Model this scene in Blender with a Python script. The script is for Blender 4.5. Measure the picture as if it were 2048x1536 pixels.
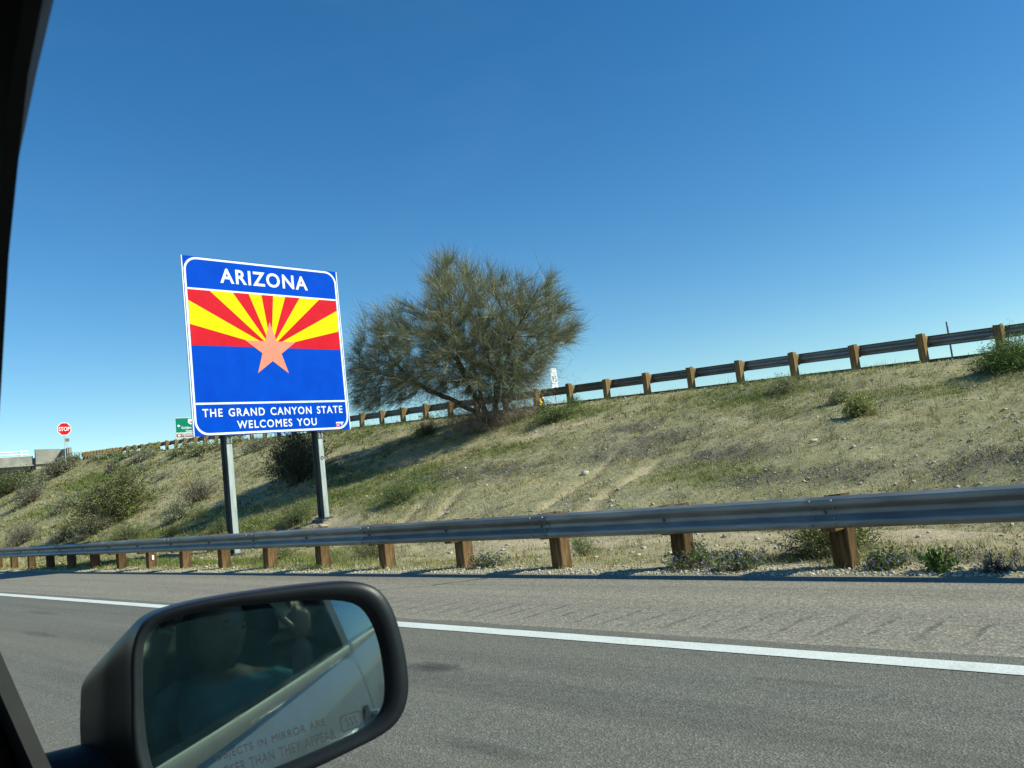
import bpy, math, random
import numpy as np
from mathutils import Vector, Matrix, noise as mnoise

for _o in list(bpy.data.objects):
    bpy.data.objects.remove(_o)
scene = bpy.context.scene
col = scene.collection
rng = np.random.default_rng(7)
random.seed(7)

# ------------------------------------------------------------------ camera
# world: X = backwards along the motorway, Y = to the right of the car, Z = up (metres)
EYE = Vector((0.0, 0.0, 1.3))
cam_d = bpy.data.cameras.new('camera')
cam = bpy.data.objects.new('camera', cam_d)
col.objects.link(cam)
scene.camera = cam
cam_d.sensor_width = 36.0
cam_d.lens = 29.09
cam_d.clip_start = 0.01
cam_d.clip_end = 6000
_r = Vector((0.70665, 0.69860, -0.11223)).normalized()
_b = Vector((0.69043, -0.71551, -0.10659)).normalized()
_u = _b.cross(_r).normalized()
cam.matrix_world = Matrix(((_r.x, _u.x, _b.x, EYE.x), (_r.y, _u.y, _b.y, EYE.y), (_r.z, _u.z, _b.z, EYE.z), (0, 0, 0, 1)))
cam_d.dof.use_dof = True
cam_d.dof.focus_distance = 7.0
cam_d.dof.aperture_fstop = 24.0

# ------------------------------------------------------------------ sky, sun, exposure
SUN = Vector((1.08, 0.67, 1.0)).normalized()
world = bpy.data.worlds.new('World')
scene.world = world
world.use_nodes = True
nt = world.node_tree
nt.nodes.clear()
sky = nt.nodes.new('ShaderNodeTexSky')
sky.sky_type = 'NISHITA'
sky.sun_disc = False
sky.sun_elevation = math.asin(SUN.z)
sky.sun_rotation = math.atan2(SUN.x, SUN.y)
sky.altitude = 0
sky.air_density = 1.0
sky.dust_density = 0.0
sky.ozone_density = 3.0
bg = nt.nodes.new('ShaderNodeBackground')
bg.inputs['Strength'].default_value = 0.11
wo = nt.nodes.new('ShaderNodeOutputWorld')
hsv = nt.nodes.new('ShaderNodeHueSaturation')
hsv.inputs['Saturation'].default_value = 1.32
hsv.inputs['Hue'].default_value = 0.503
nt.links.new(sky.outputs[0], hsv.inputs['Color'])
# thin high cirrus, everywhere equally faint
wtc = nt.nodes.new('ShaderNodeTexCoord')
wmp = nt.nodes.new('ShaderNodeMapping')
wmp.inputs['Rotation'].default_value = (0.15, 0.1, 0.8)
wmp.inputs['Scale'].default_value = (1.2, 4.0, 9.0)
wn = nt.nodes.new('ShaderNodeTexNoise')
wn.inputs['Scale'].default_value = 1.3
wn.inputs['Detail'].default_value = 7
wn.inputs['Roughness'].default_value = 0.55
wn.inputs['Distortion'].default_value = 0.6
wr = nt.nodes.new('ShaderNodeValToRGB')
wr.color_ramp.elements[0].position = 0.52
wr.color_ramp.elements[0].color = (0, 0, 0, 1)
wr.color_ramp.elements[1].position = 0.80
wr.color_ramp.elements[1].color = (0.012, 0.012, 0.012, 1)
wx = nt.nodes.new('ShaderNodeMix')
wx.data_type = 'RGBA'
wx.inputs[7].default_value = (7.0, 7.4, 8.0, 1)
nt.links.new(wtc.outputs['Generated'], wmp.inputs[0])
nt.links.new(wmp.outputs[0], wn.inputs['Vector'])
nt.links.new(wn.outputs['Fac'], wr.inputs[0])
nt.links.new(wr.outputs[0], wx.inputs[0])
nt.links.new(hsv.outputs[0], wx.inputs[6])
nt.links.new(wx.outputs[2], bg.inputs[0])
nt.links.new(bg.outputs[0], wo.inputs[0])
sun_d = bpy.data.lights.new('sun', 'SUN')
sun_d.energy = 5.0
sun_d.angle = math.radians(0.53)
sun_d.color = (1.0, 0.94, 0.82)
sun_o = bpy.data.objects.new('sun', sun_d)
col.objects.link(sun_o)
sun_o.rotation_euler = SUN.to_track_quat('Z', 'Y').to_euler()
sun_o.location = (30, 20, 40)
vs = scene.view_settings
vs.view_transform = 'Standard'
vs.look = 'None'
vs.gamma = 1.0
vs.use_curve_mapping = False
vs.exposure = 0.58
scene.cycles.max_bounces = 8
scene.cycles.transparent_max_bounces = 24
scene.cycles.sample_clamp_indirect = 8.0


# ------------------------------------------------------------------ helpers
def tag(o, label=None, cat=None, group=None, kind=None):
    for k, v in (('label', label), ('category', cat), ('group', group), ('kind', kind)):
        if v:
            o[k] = v
    return o


def link(name, me, mat=None, parent=None):
    o = bpy.data.objects.new(name, me)
    col.objects.link(o)
    if mat is not None and me is not None and not me.materials:
        me.materials.append(mat)
    if parent is not None:
        o.parent = parent
    return o


def empty(name, loc=(0, 0, 0)):
    o = bpy.data.objects.new(name, None)
    o.empty_display_size = 0.2
    col.objects.link(o)
    o.location = loc
    bpy.context.view_layer.update()
    return o


class MB:
    """collects simple shapes into one mesh"""
    def __init__(s):
        s.v, s.f = [], []

    def add(s, vs_, fs):
        n = len(s.v)
        s.v += [tuple(p) for p in vs_]
        s.f += [tuple(i + n for i in f) for f in fs]
        return s

    def box(s, c, d, rot=None, bev=0.0):
        hx, hy, hz = d[0] / 2, d[1] / 2, d[2] / 2
        if bev <= 0:
            P = [Vector((x, y, z)) for x in (-hx, hx) for y in (-hy, hy) for z in (-hz, hz)]
            F = [(0, 1, 3, 2), (4, 6, 7, 5), (0, 4, 5, 1), (2, 3, 7, 6), (0, 2, 6, 4), (1, 5, 7, 3)]
        else:
            b = min(bev, hx * .9, hy * .9, hz * .9)
            prof = [(-hx + b, -hy), (hx - b, -hy), (hx, -hy + b), (hx, hy - b), (hx - b, hy), (-hx + b, hy), (-hx, hy - b), (-hx, -hy + b)]
            inn = [(x * (hx - b) / hx, y * (hy - b) / hy) for x, y in prof]
            P, F = [], []
            for z, pr in ((-hz, inn), (-hz + b, prof), (hz - b, prof), (hz, inn)):
                P += [Vector((x, y, z)) for x, y in pr]
            for k in range(3):
                for i in range(8):
                    j = (i + 1) % 8
                    F.append((k * 8 + i, k * 8 + j, k * 8 + 8 + j, k * 8 + 8 + i))
            F.append(tuple(range(7, -1, -1)))
            F.append(tuple(range(24, 32)))
        c = Vector(c)
        if rot is not None:
            P = [rot @ p for p in P]
        return s.add([p + c for p in P], F)

    def tube(s, pts, rad, n=8, cap=True):
        pts = [Vector(p) for p in pts]
        if not hasattr(rad, '__len__'):
            rad = [rad] * len(pts)
        V, F = [], []
        up = None
        for i, p in enumerate(pts):
            d = (pts[min(i + 1, len(pts) - 1)] - pts[max(i - 1, 0)])
            if d.length < 1e-9:
                d = Vector((0, 0, 1))
            d.normalize()
            if up is None:
                up = d.orthogonal().normalized()
            else:
                up = (up - d * up.dot(d))
                up = up.normalized() if up.length > 1e-6 else d.orthogonal().normalized()
            sd = d.cross(up)
            for k in range(n):
                a = 2 * math.pi * k / n
                V.append(p + (up * math.cos(a) + sd * math.sin(a)) * rad[i])
        for i in range(len(pts) - 1):
            for k in range(n):
                j = (k + 1) % n
                F.append((i * n + k, i * n + j, i * n + n + j, i * n + n + k))
        if cap:
            F.append(tuple(range(n - 1, -1, -1)))
            F.append(tuple((len(pts) - 1) * n + k for k in range(n)))
        return s.add(V, F)

    def prism(s, poly, fn, depth):
        """poly (u,v) counter-clockwise; fn(u,v,w) -> point; w 0..depth"""
        n = len(poly)
        V = [fn(u, v, 0) for u, v in poly] + [fn(u, v, depth) for u, v in poly]
        F = [tuple(range(n - 1, -1, -1)), tuple(range(n, 2 * n))]
        for i in range(n):
            j = (i + 1) % n
            F.append((i, j, n + j, n + i))
        return s.add(V, F)

    def grid(s, P, close=False):
        """P: list of rows of points"""
        r, c = len(P), len(P[0])
        F = []
        for i in range(r - 1):
            for j in range(c if close else c - 1):
                k = (j + 1) % c
                F.append((i * c + j, i * c + k, i * c + c + k, i * c + c + j))
        return s.add([p for row in P for p in row], F)

    def mesh(s, name, smooth=False):
        me = bpy.data.meshes.new(name)
        me.from_pydata(s.v, [], s.f)
        if smooth:
            me.polygons.foreach_set('use_smooth', [True] * len(me.polygons))
            if smooth != 'all':
                me.set_sharp_from_angle(angle=math.radians(38))
        me.update()
        return me

    def build(s, name, mat=None, parent=None, smooth=False):
        return link(name, s.mesh(name, smooth), mat, parent)


def np_mesh(name, V, F, cols=None, smooth=False):
    """V (n,3), F (m,k) arrays, cols (n,3) linear colour per vertex"""
    me = bpy.data.meshes.new(name)
    V = np.asarray(V, np.float32)
    F = np.asarray(F, np.int32)
    m, k = F.shape
    me.vertices.add(len(V))
    me.vertices.foreach_set('co', V.ravel())
    me.loops.add(m * k)
    me.loops.foreach_set('vertex_index', F.ravel())
    me.polygons.add(m)
    me.polygons.foreach_set('loop_start', np.arange(0, m * k, k, dtype=np.int32))
    if smooth:
        me.polygons.foreach_set('use_smooth', np.ones(m, bool))
    if cols is not None:
        a = me.color_attributes.new('Col', 'FLOAT_COLOR', 'POINT')
        c4 = np.ones((len(V), 4), np.float32)
        c4[:, :3] = cols
        a.data.foreach_set('color', c4.ravel())
    me.update(calc_edges=True)
    return me


# ------------------------------------------------------------------ materials
def new_mat(name):
    m = bpy.data.materials.new(name)
    m.use_nodes = True
    t = m.node_tree
    b = t.nodes['Principled BSDF']
    return m, t, b


def noise_n(t, scale, detail=4, rough=0.6, coord='Object', dist=0.0, vec=None, stretch=None):
    n = t.nodes.new('ShaderNodeTexNoise')
    n.inputs['Scale'].default_value = scale
    n.inputs['Detail'].default_value = detail
    n.inputs['Roughness'].default_value = rough
    n.inputs['Distortion'].default_value = dist
    if vec is None:
        tc = t.nodes.new('ShaderNodeTexCoord')
        vec = tc.outputs[coord]
    if stretch:
        mp = t.nodes.new('ShaderNodeMapping')
        mp.inputs['Scale'].default_value = stretch
        t.links.new(vec, mp.inputs[0])
        vec = mp.outputs[0]
    t.links.new(vec, n.inputs['Vector'])
    return n.outputs['Fac']


def ramp(t, fac, stops):
    r = t.nodes.new('ShaderNodeValToRGB')
    e = r.color_ramp.elements
    while len(e) < len(stops):
        e.new(0.5)
    for i, (p, c) in enumerate(stops):
        e[i].position = p
        e[i].color = (*c, 1) if len(c) == 3 else c
    t.links.new(fac, r.inputs[0])
    return r.outputs[0]


def mix(t, fac, a, b, mode='MIX'):
    n = t.nodes.new('ShaderNodeMix')
    n.data_type = 'RGBA'
    n.blend_type = mode
    for sock, v in ((n.inputs[0], fac), (n.inputs[6], a), (n.inputs[7], b)):
        if hasattr(v, 'links'):
            t.links.new(v, sock)
        elif isinstance(v, (int, float)):
            sock.default_value = v
        else:
            sock.default_value = (*v, 1)
    return n.outputs[2]


def math_n(t, op, a, b=None, clamp=False):
    n = t.nodes.new('ShaderNodeMath')
    n.operation = op
    n.use_clamp = clamp
    for i, v in enumerate((a, b)):
        if v is None:
            continue
        if hasattr(v, 'links'):
            t.links.new(v, n.inputs[i])
        else:
            n.inputs[i].default_value = v
    return n.outputs[0]


def bump(t, b, h, strength=0.3, dist=0.01):
    n = t.nodes.new('ShaderNodeBump')
    n.inputs['Strength'].default_value = strength
    n.inputs['Distance'].default_value = dist
    t.links.new(h, n.inputs['Height'])
    t.links.new(n.outputs[0], b.inputs['Normal'])


def pm(name, c1, c2=None, scale=8.0, rough=0.6, metal=0.0, bumps=0.0, bscale=None, spec=0.5, coat=0.0, stretch=None, rvar=0.0, dist=0.004):
    m, t, b = new_mat(name)
    b.inputs['Roughness'].default_value = rough
    b.inputs['Metallic'].default_value = metal
    b.inputs['Specular IOR Level'].default_value = spec
    b.inputs['Coat Weight'].default_value = coat
    b.inputs['Coat Roughness'].default_value = 0.05
    b.inputs['Base Color'].default_value = (*c1, 1)
    if c2 is not None:
        f = noise_n(t, scale, 6, 0.62, stretch=stretch)
        c = ramp(t, f, [(0.32, c1), (0.68, c2)])
        t.links.new(c, b.inputs['Base Color'])
        if rvar:
            rr = math_n(t, 'MULTIPLY_ADD', f, rvar)
            rr.node.inputs[2].default_value = rough - rvar / 2
            t.links.new(rr, b.inputs['Roughness'])
    if bumps:
        bump(t, b, noise_n(t, bscale or scale * 3, 5, 0.6, stretch=stretch), bumps, dist)
    return m


def leaf_mat(name, rough=0.65, trans=0.25):
    m, t, b = new_mat(name)
    a = t.nodes.new('ShaderNodeVertexColor')
    a.layer_name = 'Col'
    t.links.new(a.outputs[0], b.inputs['Base Color'])
    b.inputs['Roughness'].default_value = rough
    b.inputs['Specular IOR Level'].default_value = 0.25
    tr = t.nodes.new('ShaderNodeBsdfTranslucent')
    t.links.new(a.outputs[0], tr.inputs[0])
    mx = t.nodes.new('ShaderNodeMixShader')
    mx.inputs[0].default_value = trans
    t.links.new(b.outputs[0], mx.inputs[1])
    t.links.new(tr.outputs[0], mx.inputs[2])
    t.links.new(mx.outputs[0], t.nodes['Material Output'].inputs[0])
    return m


def glass_mat(name, tint):
    m, t, b = new_mat(name)
    t.nodes.remove(b)
    lw = t.nodes.new('ShaderNodeLayerWeight')
    lw.inputs[0].default_value = 0.5
    p = math_n(t, 'POWER', lw.outputs['Facing'], 4.0)
    fac = math_n(t, 'MULTIPLY_ADD', p, 0.9, True)
    fac.node.inputs[2].default_value = 0.05
    tr = t.nodes.new('ShaderNodeBsdfTransparent')
    tr.inputs[0].default_value = (*tint, 1)
    gl = t.nodes.new('ShaderNodeBsdfGlossy')
    gl.inputs['Roughness'].default_value = 0.02
    mx = t.nodes.new('ShaderNodeMixShader')
    t.links.new(fac, mx.inputs[0])
    t.links.new(tr.outputs[0], mx.inputs[1])
    t.links.new(gl.outputs[0], mx.inputs[2])
    t.links.new(mx.outputs[0], t.nodes['Material Output'].inputs[0])
    return m


M = {}
def vary(m, amt):
    """a little difference in tone from piece to piece"""
    t = m.node_tree
    b = t.nodes['Principled BSDF']
    src = b.inputs['Base Color'].links[0].from_socket
    oi = t.nodes.new('ShaderNodeObjectInfo')
    k = math_n(t, 'MULTIPLY_ADD', oi.outputs['Random'], amt)
    k.node.inputs[2].default_value = 1 - amt / 2
    cc = t.nodes.new('ShaderNodeCombineColor')
    for i in range(3):
        t.links.new(k, cc.inputs[i])
    t.links.new(mix(t, 1.0, src, cc.outputs[0], 'MULTIPLY'), b.inputs['Base Color'])
    return m


M['galv'] = vary(pm('galvanised_steel', (0.15, 0.16, 0.16), (0.27, 0.28, 0.275), 4.0, 0.52, 0.5, 0.10, 14, rvar=0.2, stretch=(.5, 1, 3), dist=.006), .5)
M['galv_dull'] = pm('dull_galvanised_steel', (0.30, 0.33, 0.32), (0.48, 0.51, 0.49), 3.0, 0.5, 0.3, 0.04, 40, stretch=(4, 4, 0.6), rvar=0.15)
M['wood'] = vary(pm('weathered_post_timber', (0.050, 0.028, 0.014), (0.20, 0.12, 0.058), 9.0, 0.9, 0, 0.6, 30, 0.1, stretch=(3, 3, 0.35)), .6)
M['wood_pale'] = vary(pm('pale_tan_post_timber', (0.10, 0.062, 0.028), (0.34, 0.225, 0.105), 9.0, 0.9, 0, 0.6, 30, 0.1, stretch=(3, 3, 0.35)), .5)  # lighter, yellower copy of the post timber for the upper rail
M['steel_dark'] = pm('dark_and_shaded_steel', (0.06, 0.068, 0.068), (0.11, 0.12, 0.118), 3.0, 0.6, 0.2, 0.04, 40, 0.2, stretch=(4, 4, 0.6))  # dark steel; on the sign posts the shade is put into this colour
M['bolt'] = pm('dark_steel_bolt', (0.10, 0.10, 0.10), (0.2, 0.2, 0.2), 30, 0.5, 0.7)
M['white'] = pm('white_reflective_sheet', (0.70, 0.74, 0.76), (0.78, 0.81, 0.82), 3, 0.5, spec=.2)
M['blue'] = pm('blue_reflective_sheet', (0.0, 0.050, 0.44), (0.0, 0.066, 0.52), 1.4, 0.6, spec=.03)
M['red'] = pm('red_reflective_sheet', (0.52, 0.008, 0.018), (0.62, 0.013, 0.028), 1.5, 0.5, spec=.06)
M['yellow'] = pm('yellow_reflective_sheet', (0.68, 0.55, 0.0), (0.75, 0.63, 0.004), 1.5, 0.5, spec=.06)
M['copper'] = pm('copper_pink_sheet', (0.66, 0.21, 0.14), (0.74, 0.26, 0.17), 1.5, 0.5, spec=.2)
M['pink'] = pm('pink_sheet', (0.8, 0.28, 0.5), None, rough=0.5)
M['maroon'] = pm('maroon_sheet', (0.30, 0.02, 0.10), None, rough=0.5)
M['green_sheet'] = pm('green_reflective_sheet', (0.0, 0.15, 0.10), (0.0, 0.18, 0.12), 2, 0.5, spec=.1)
M['brown_sheet'] = pm('brown_reflective_sheet', (0.16, 0.07, 0.035), (0.20, 0.09, 0.045), 2, 0.45)
M['yellow_warn'] = pm('yellow_warning_sheet', (0.85, 0.50, 0.0), (0.9, 0.56, 0.0), 2, 0.45)
M['black'] = pm('black_sheet', (0.012, 0.012, 0.012), None, rough=0.5)
M['sign_back'] = pm('bare_aluminium_sheet', (0.35, 0.36, 0.36), (0.5, 0.5, 0.5), 4, 0.4, 0.8)
M['concrete'] = pm('weathered_concrete', (0.20, 0.19, 0.165), (0.33, 0.315, 0.275), 0.9, 0.9, 0, 0.3, 12, 0.2)
M['leaf'] = leaf_mat('foliage', 0.62, 0.28)
M['twig'] = leaf_mat('green_twigs', 0.7, 0.12)
M['blade'] = leaf_mat('grass_blades', 0.7, 0.3)
M['bark'] = pm('dark_grey_brown_bark', (0.045, 0.035, 0.025), (0.13, 0.10, 0.07), 6, 0.9, 0, 0.7, 25, 0.2, stretch=(1, 1, 0.35))
M['stem'] = pm('dry_shrub_stems', (0.10, 0.075, 0.05), (0.22, 0.17, 0.12), 10, 0.9)
M['stone'] = pm('pale_desert_stone', (0.34, 0.29, 0.21), (0.58, 0.52, 0.42), 6, 0.9, 0, 0.4, 30, 0.2)


# ------------------------------------------------------------------ terrain
def vnoise(x, y, seed=0):
    xi, yi = np.floor(x), np.floor(y)
    xf, yf = x - xi, y - yi

    def h(a, b):
        s = np.sin(a * 127.1 + b * 311.7 + seed * 74.7) * 43758.5453
        return s - np.floor(s)
    u, v = xf * xf * (3 - 2 * xf), yf * yf * (3 - 2 * yf)
    return (h(xi, yi) * (1 - u) + h(xi + 1, yi) * u) * (1 - v) + (h(xi, yi + 1) * (1 - u) + h(xi + 1, yi + 1) * u) * v


def fbm(x, y, seed=0, octv=4):
    s, a, tot = 0.0, 1.0, 0.0
    for k in range(octv):
        s = s + a * vnoise(x * 2 ** k, y * 2 ** k, seed + k * 13)
        tot += a
        a *= 0.55
    return s / tot


def crest_y(x):
    return 23.726 + 0.06252 * (-5.576 - x)


def rail_z(x):
    return 3.661 + 0.05422 * (-5.576 - np.maximum(x, -95.0))


RILLS = [[(-11.45, 17.0), (-11.3, 16.0), (-11.26, 15.32), (-11.17, 14.5), (-11.12, 13.89), (-10.84, 13.0), (-10.5, 12.2)],
         [(-13.3, 17.4), (-13.13, 16.79), (-12.81, 15.63), (-12.67, 14.76), (-12.61, 14.05), (-12.3, 12.6)],
         [(-17.2, 15.3), (-16.99, 14.92), (-16.34, 13.97), (-15.6, 12.94), (-15.2, 12.2)],
         [(-17.9, 14.5), (-17.65, 14.13), (-17.03, 13.02), (-16.8, 12.3)]]
RILL_W = [0.14, 0.10, 0.12, 0.11]


def rill_d(x, y):
    """signed strength 0..1 of the nearest erosion channel"""
    best = np.zeros_like(x)
    wob = (vnoise(x * 2.1, y * 2.1, 5) - 0.5) * 0.22
    for L, w_ in zip(RILLS, RILL_W):
        d = np.full_like(x, 9.0)
        for (ax, ay), (bx, by) in zip(L[:-1], L[1:]):
            ex, ey = bx - ax, by - ay
            t = np.clip(((x - ax) * ex + (y - ay) * ey) / (ex * ex + ey * ey), 0, 1)
            d = np.minimum(d, np.hypot(x - ax - t * ex, y - ay - t * ey))
        ww = w_ * (0.35 + 1.5 * vnoise(x * 1.6, y * 1.6, 9))
        best = np.maximum(best, np.exp(-((d + wob * 0.9) / ww) ** 2) * np.clip(0.45 + 0.9 * (vnoise(x * 2.7, y * 2.7, 23) - 0.2), 0.3, 1))
    return best


def ground_z(x, y, detail=True):
    x = np.asarray(x, float)
    y = np.asarray(y, float)
    ce = crest_y(x) - 0.5
    zt = rail_z(x) - 0.78
    toe = 11.5
    s = np.clip((y - toe) / (ce - toe), 0, 1)
    k = 0.06
    soft = np.where(s < k, s * s / (2 * k), s - k / 2) / (1 - k / 2)
    z = zt * soft
    flat = np.clip((ce + 9.5 - y) / 4.0, 0, 1)
    z = np.where(y > ce, zt - 0.02 - (1 - flat) * 1.2, z)
    z = z - 0.07 * np.exp(-((y - 10.4) / 1.0) ** 2)
    if detail:
        on = np.clip((y - 8.2) / 1.5, 0, 1) * np.clip((ce - y) / 0.8, 0, 1)
        z = z + on * ((fbm(x * 0.35, y * 0.5, 1) - 0.5) * 0.34 + (fbm(x * 1.7, y * 2.0, 3) - 0.5) * 0.13)
        z = z + np.clip((y - 7.75) / 0.5, 0, 1) * (fbm(x * 3.1, y * 3.1, 17, 3) - 0.45) * 0.05
        z = z - rill_d(x, y) * 0.13
    return z


def gz(x, y):
    return float(ground_z(np.array([x]), np.array([y]))[0])


# colour masks on the hillside (what grows there, not light)
PURPLE = [(-12.65, 18.05, 1.5, 0.8), (-16.86, 16.79, 1.7, 0.7), (-6.83, 14.6, 1.5, 0.55), (-3.2, 14.2, 1.6, 0.6), (-19.0, 16.6, 1.5, 0.6), (-13.2, 17.2, 1.3, 0.6), (-9.5, 16.4, 1.3, 0.5), (-14.2, 19.4, 1.2, 0.6), (-5.0, 8.9, 1.0, 0.25), (-2.6, 8.6, 0.9, 0.25)]
GREEN = [(-19.9, 15.3, 2.2, 1.3), (-23.1, 15.6, 3.2, 1.4), (-21.5, 17.0, 2.5, 1.0), (-19.2, 22.4, 2.2, 1.0), (-18.9, 18.8, 1.6, 0.7), (-11.4, 21.3, 2.5, 0.9), (-66, 22.5, 7, 1.6), (-60, 17.6, 5, 1.2), (-27, 13.5, 5, 1.2), (-35, 13.0, 5, 1.0), (-22, 8.9, 9, 0.45)]
SAND = [(-18.3, 20.0, 1.0, 0.5), (-17.4, 20.8, 1.0, 0.4), (-10.7, 11.3, 4.0, 0.7), (-3.4, 11.0, 5.0, 0.8), (-7.5, 11.3, 4.0, 0.6), (3, 11.0, 5.0, 0.8), (-20.8, 13.3, 1.2, 0.45), (-8, 9.9, 6, 0.75), (0, 9.8, 6, 0.8), (-3, 8.2, 4, 0.3)]


def blobs(x, y, L, seed):
    m = np.zeros_like(x)
    for cx, cy, rx, ry in L:
        m = np.maximum(m, np.exp(-(((x - cx) / rx) ** 2 + ((y - cy) / ry) ** 2)))
    return np.clip(m * (0.35 + 1.3 * fbm(x * 1.1, y * 1.6, seed)), 0, 1)


def masks(x, y):
    x = np.asarray(x, float)
    y = np.asarray(y, float)
    p = blobs(x, y, PURPLE, 31)
    g = np.maximum(blobs(x, y, GREEN, 41), np.clip((fbm(x * 0.22, y * 0.4, 51) - 0.55) * 3, 0, 0.6))
    s = np.maximum(blobs(x, y, SAND, 61), rill_d(x, y))
    return p, g, s


def terrain_mesh():
    xs = np.concatenate([np.arange(-150, -60, 1.0), np.arange(-60, -30, 0.3), np.arange(-30, 4, 0.11), np.arange(4, 40, 1.0)])
    ys = np.concatenate([np.arange(7.7, 22, 0.12), np.arange(22, 34, 0.3), np.arange(34, 60, 2.0)])
    X, Y = np.meshgrid(xs, ys, indexing='ij')
    Z = ground_z(X.ravel(), Y.ravel())
    V = np.stack([X.ravel(), Y.ravel(), Z], 1)
    ny = len(ys)
    i = np.arange(len(xs) - 1)[:, None] * ny + np.arange(ny - 1)[None, :]
    i = i.ravel()
    F = np.stack([i, i + ny, i + ny + 1, i + 1], 1)
    p, g, s = masks(V[:, 0], V[:, 1])
    me = np_mesh('embankment', V, F, np.stack([s, g, p], 1), True)
    return me


def terrain_mat():
    m, t, b = new_mat('desert_hillside_soil')
    at = t.nodes.new('ShaderNodeVertexColor')
    at.layer_name = 'Col'
    sp = t.nodes.new('ShaderNodeSeparateColor')
    t.links.new(at.outputs[0], sp.inputs[0])
    n1 = noise_n(t, 0.9, 8, 0.7)
    n2 = noise_n(t, 9.0, 8, 0.75)
    n3 = noise_n(t, 42.0, 4, 0.7)
    base = ramp(t, n2, [(0.30, (0.11, 0.092, 0.050)), (0.42, (0.33, 0.285, 0.165)), (0.56, (0.48, 0.42, 0.26)), (0.72, (0.60, 0.52, 0.36))])
    olive = ramp(t, n3, [(0.3, (0.12, 0.12, 0.045)), (0.7, (0.40, 0.37, 0.17))])
    c = mix(t, math_n(t, 'MULTIPLY', ramp(t, n1, [(0.35, (0, 0, 0)), (0.65, (1, 1, 1))]), 0.6), base, olive)
    green = ramp(t, n3, [(0.3, (0.045, 0.065, 0.018)), (0.7, (0.16, 0.18, 0.065))])
    c = mix(t, math_n(t, 'MULTIPLY', sp.outputs['Green'], 0.8), c, green)
    purp = ramp(t, n3, [(0.35, (0.085, 0.078, 0.055)), (0.7, (0.20, 0.175, 0.16))])
    c = mix(t, math_n(t, 'MULTIPLY', sp.outputs['Blue'], 0.7), c, purp)
    sand = ramp(t, n2, [(0.3, (0.44, 0.335, 0.21)), (0.7, (0.64, 0.52, 0.36))])
    c = mix(t, sp.outputs['Red'], c, sand)
    t.links.new(c, b.inputs['Base Color'])
    b.inputs['Roughness'].default_value = 0.95
    b.inputs['Specular IOR Level'].default_value = 0.15
    h = math_n(t, 'ADD', math_n(t, 'MULTIPLY', n2, 0.7), math_n(t, 'MULTIPLY', n3, 0.3))
    bump(t, b, h, 1.0, 0.10)
    return m


emb = link('hillside', terrain_mesh(), terrain_mat())
tag(emb, 'dry stony hillside with sparse green growth rising from the shoulder to the upper road', 'hillside', kind='structure')


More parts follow.
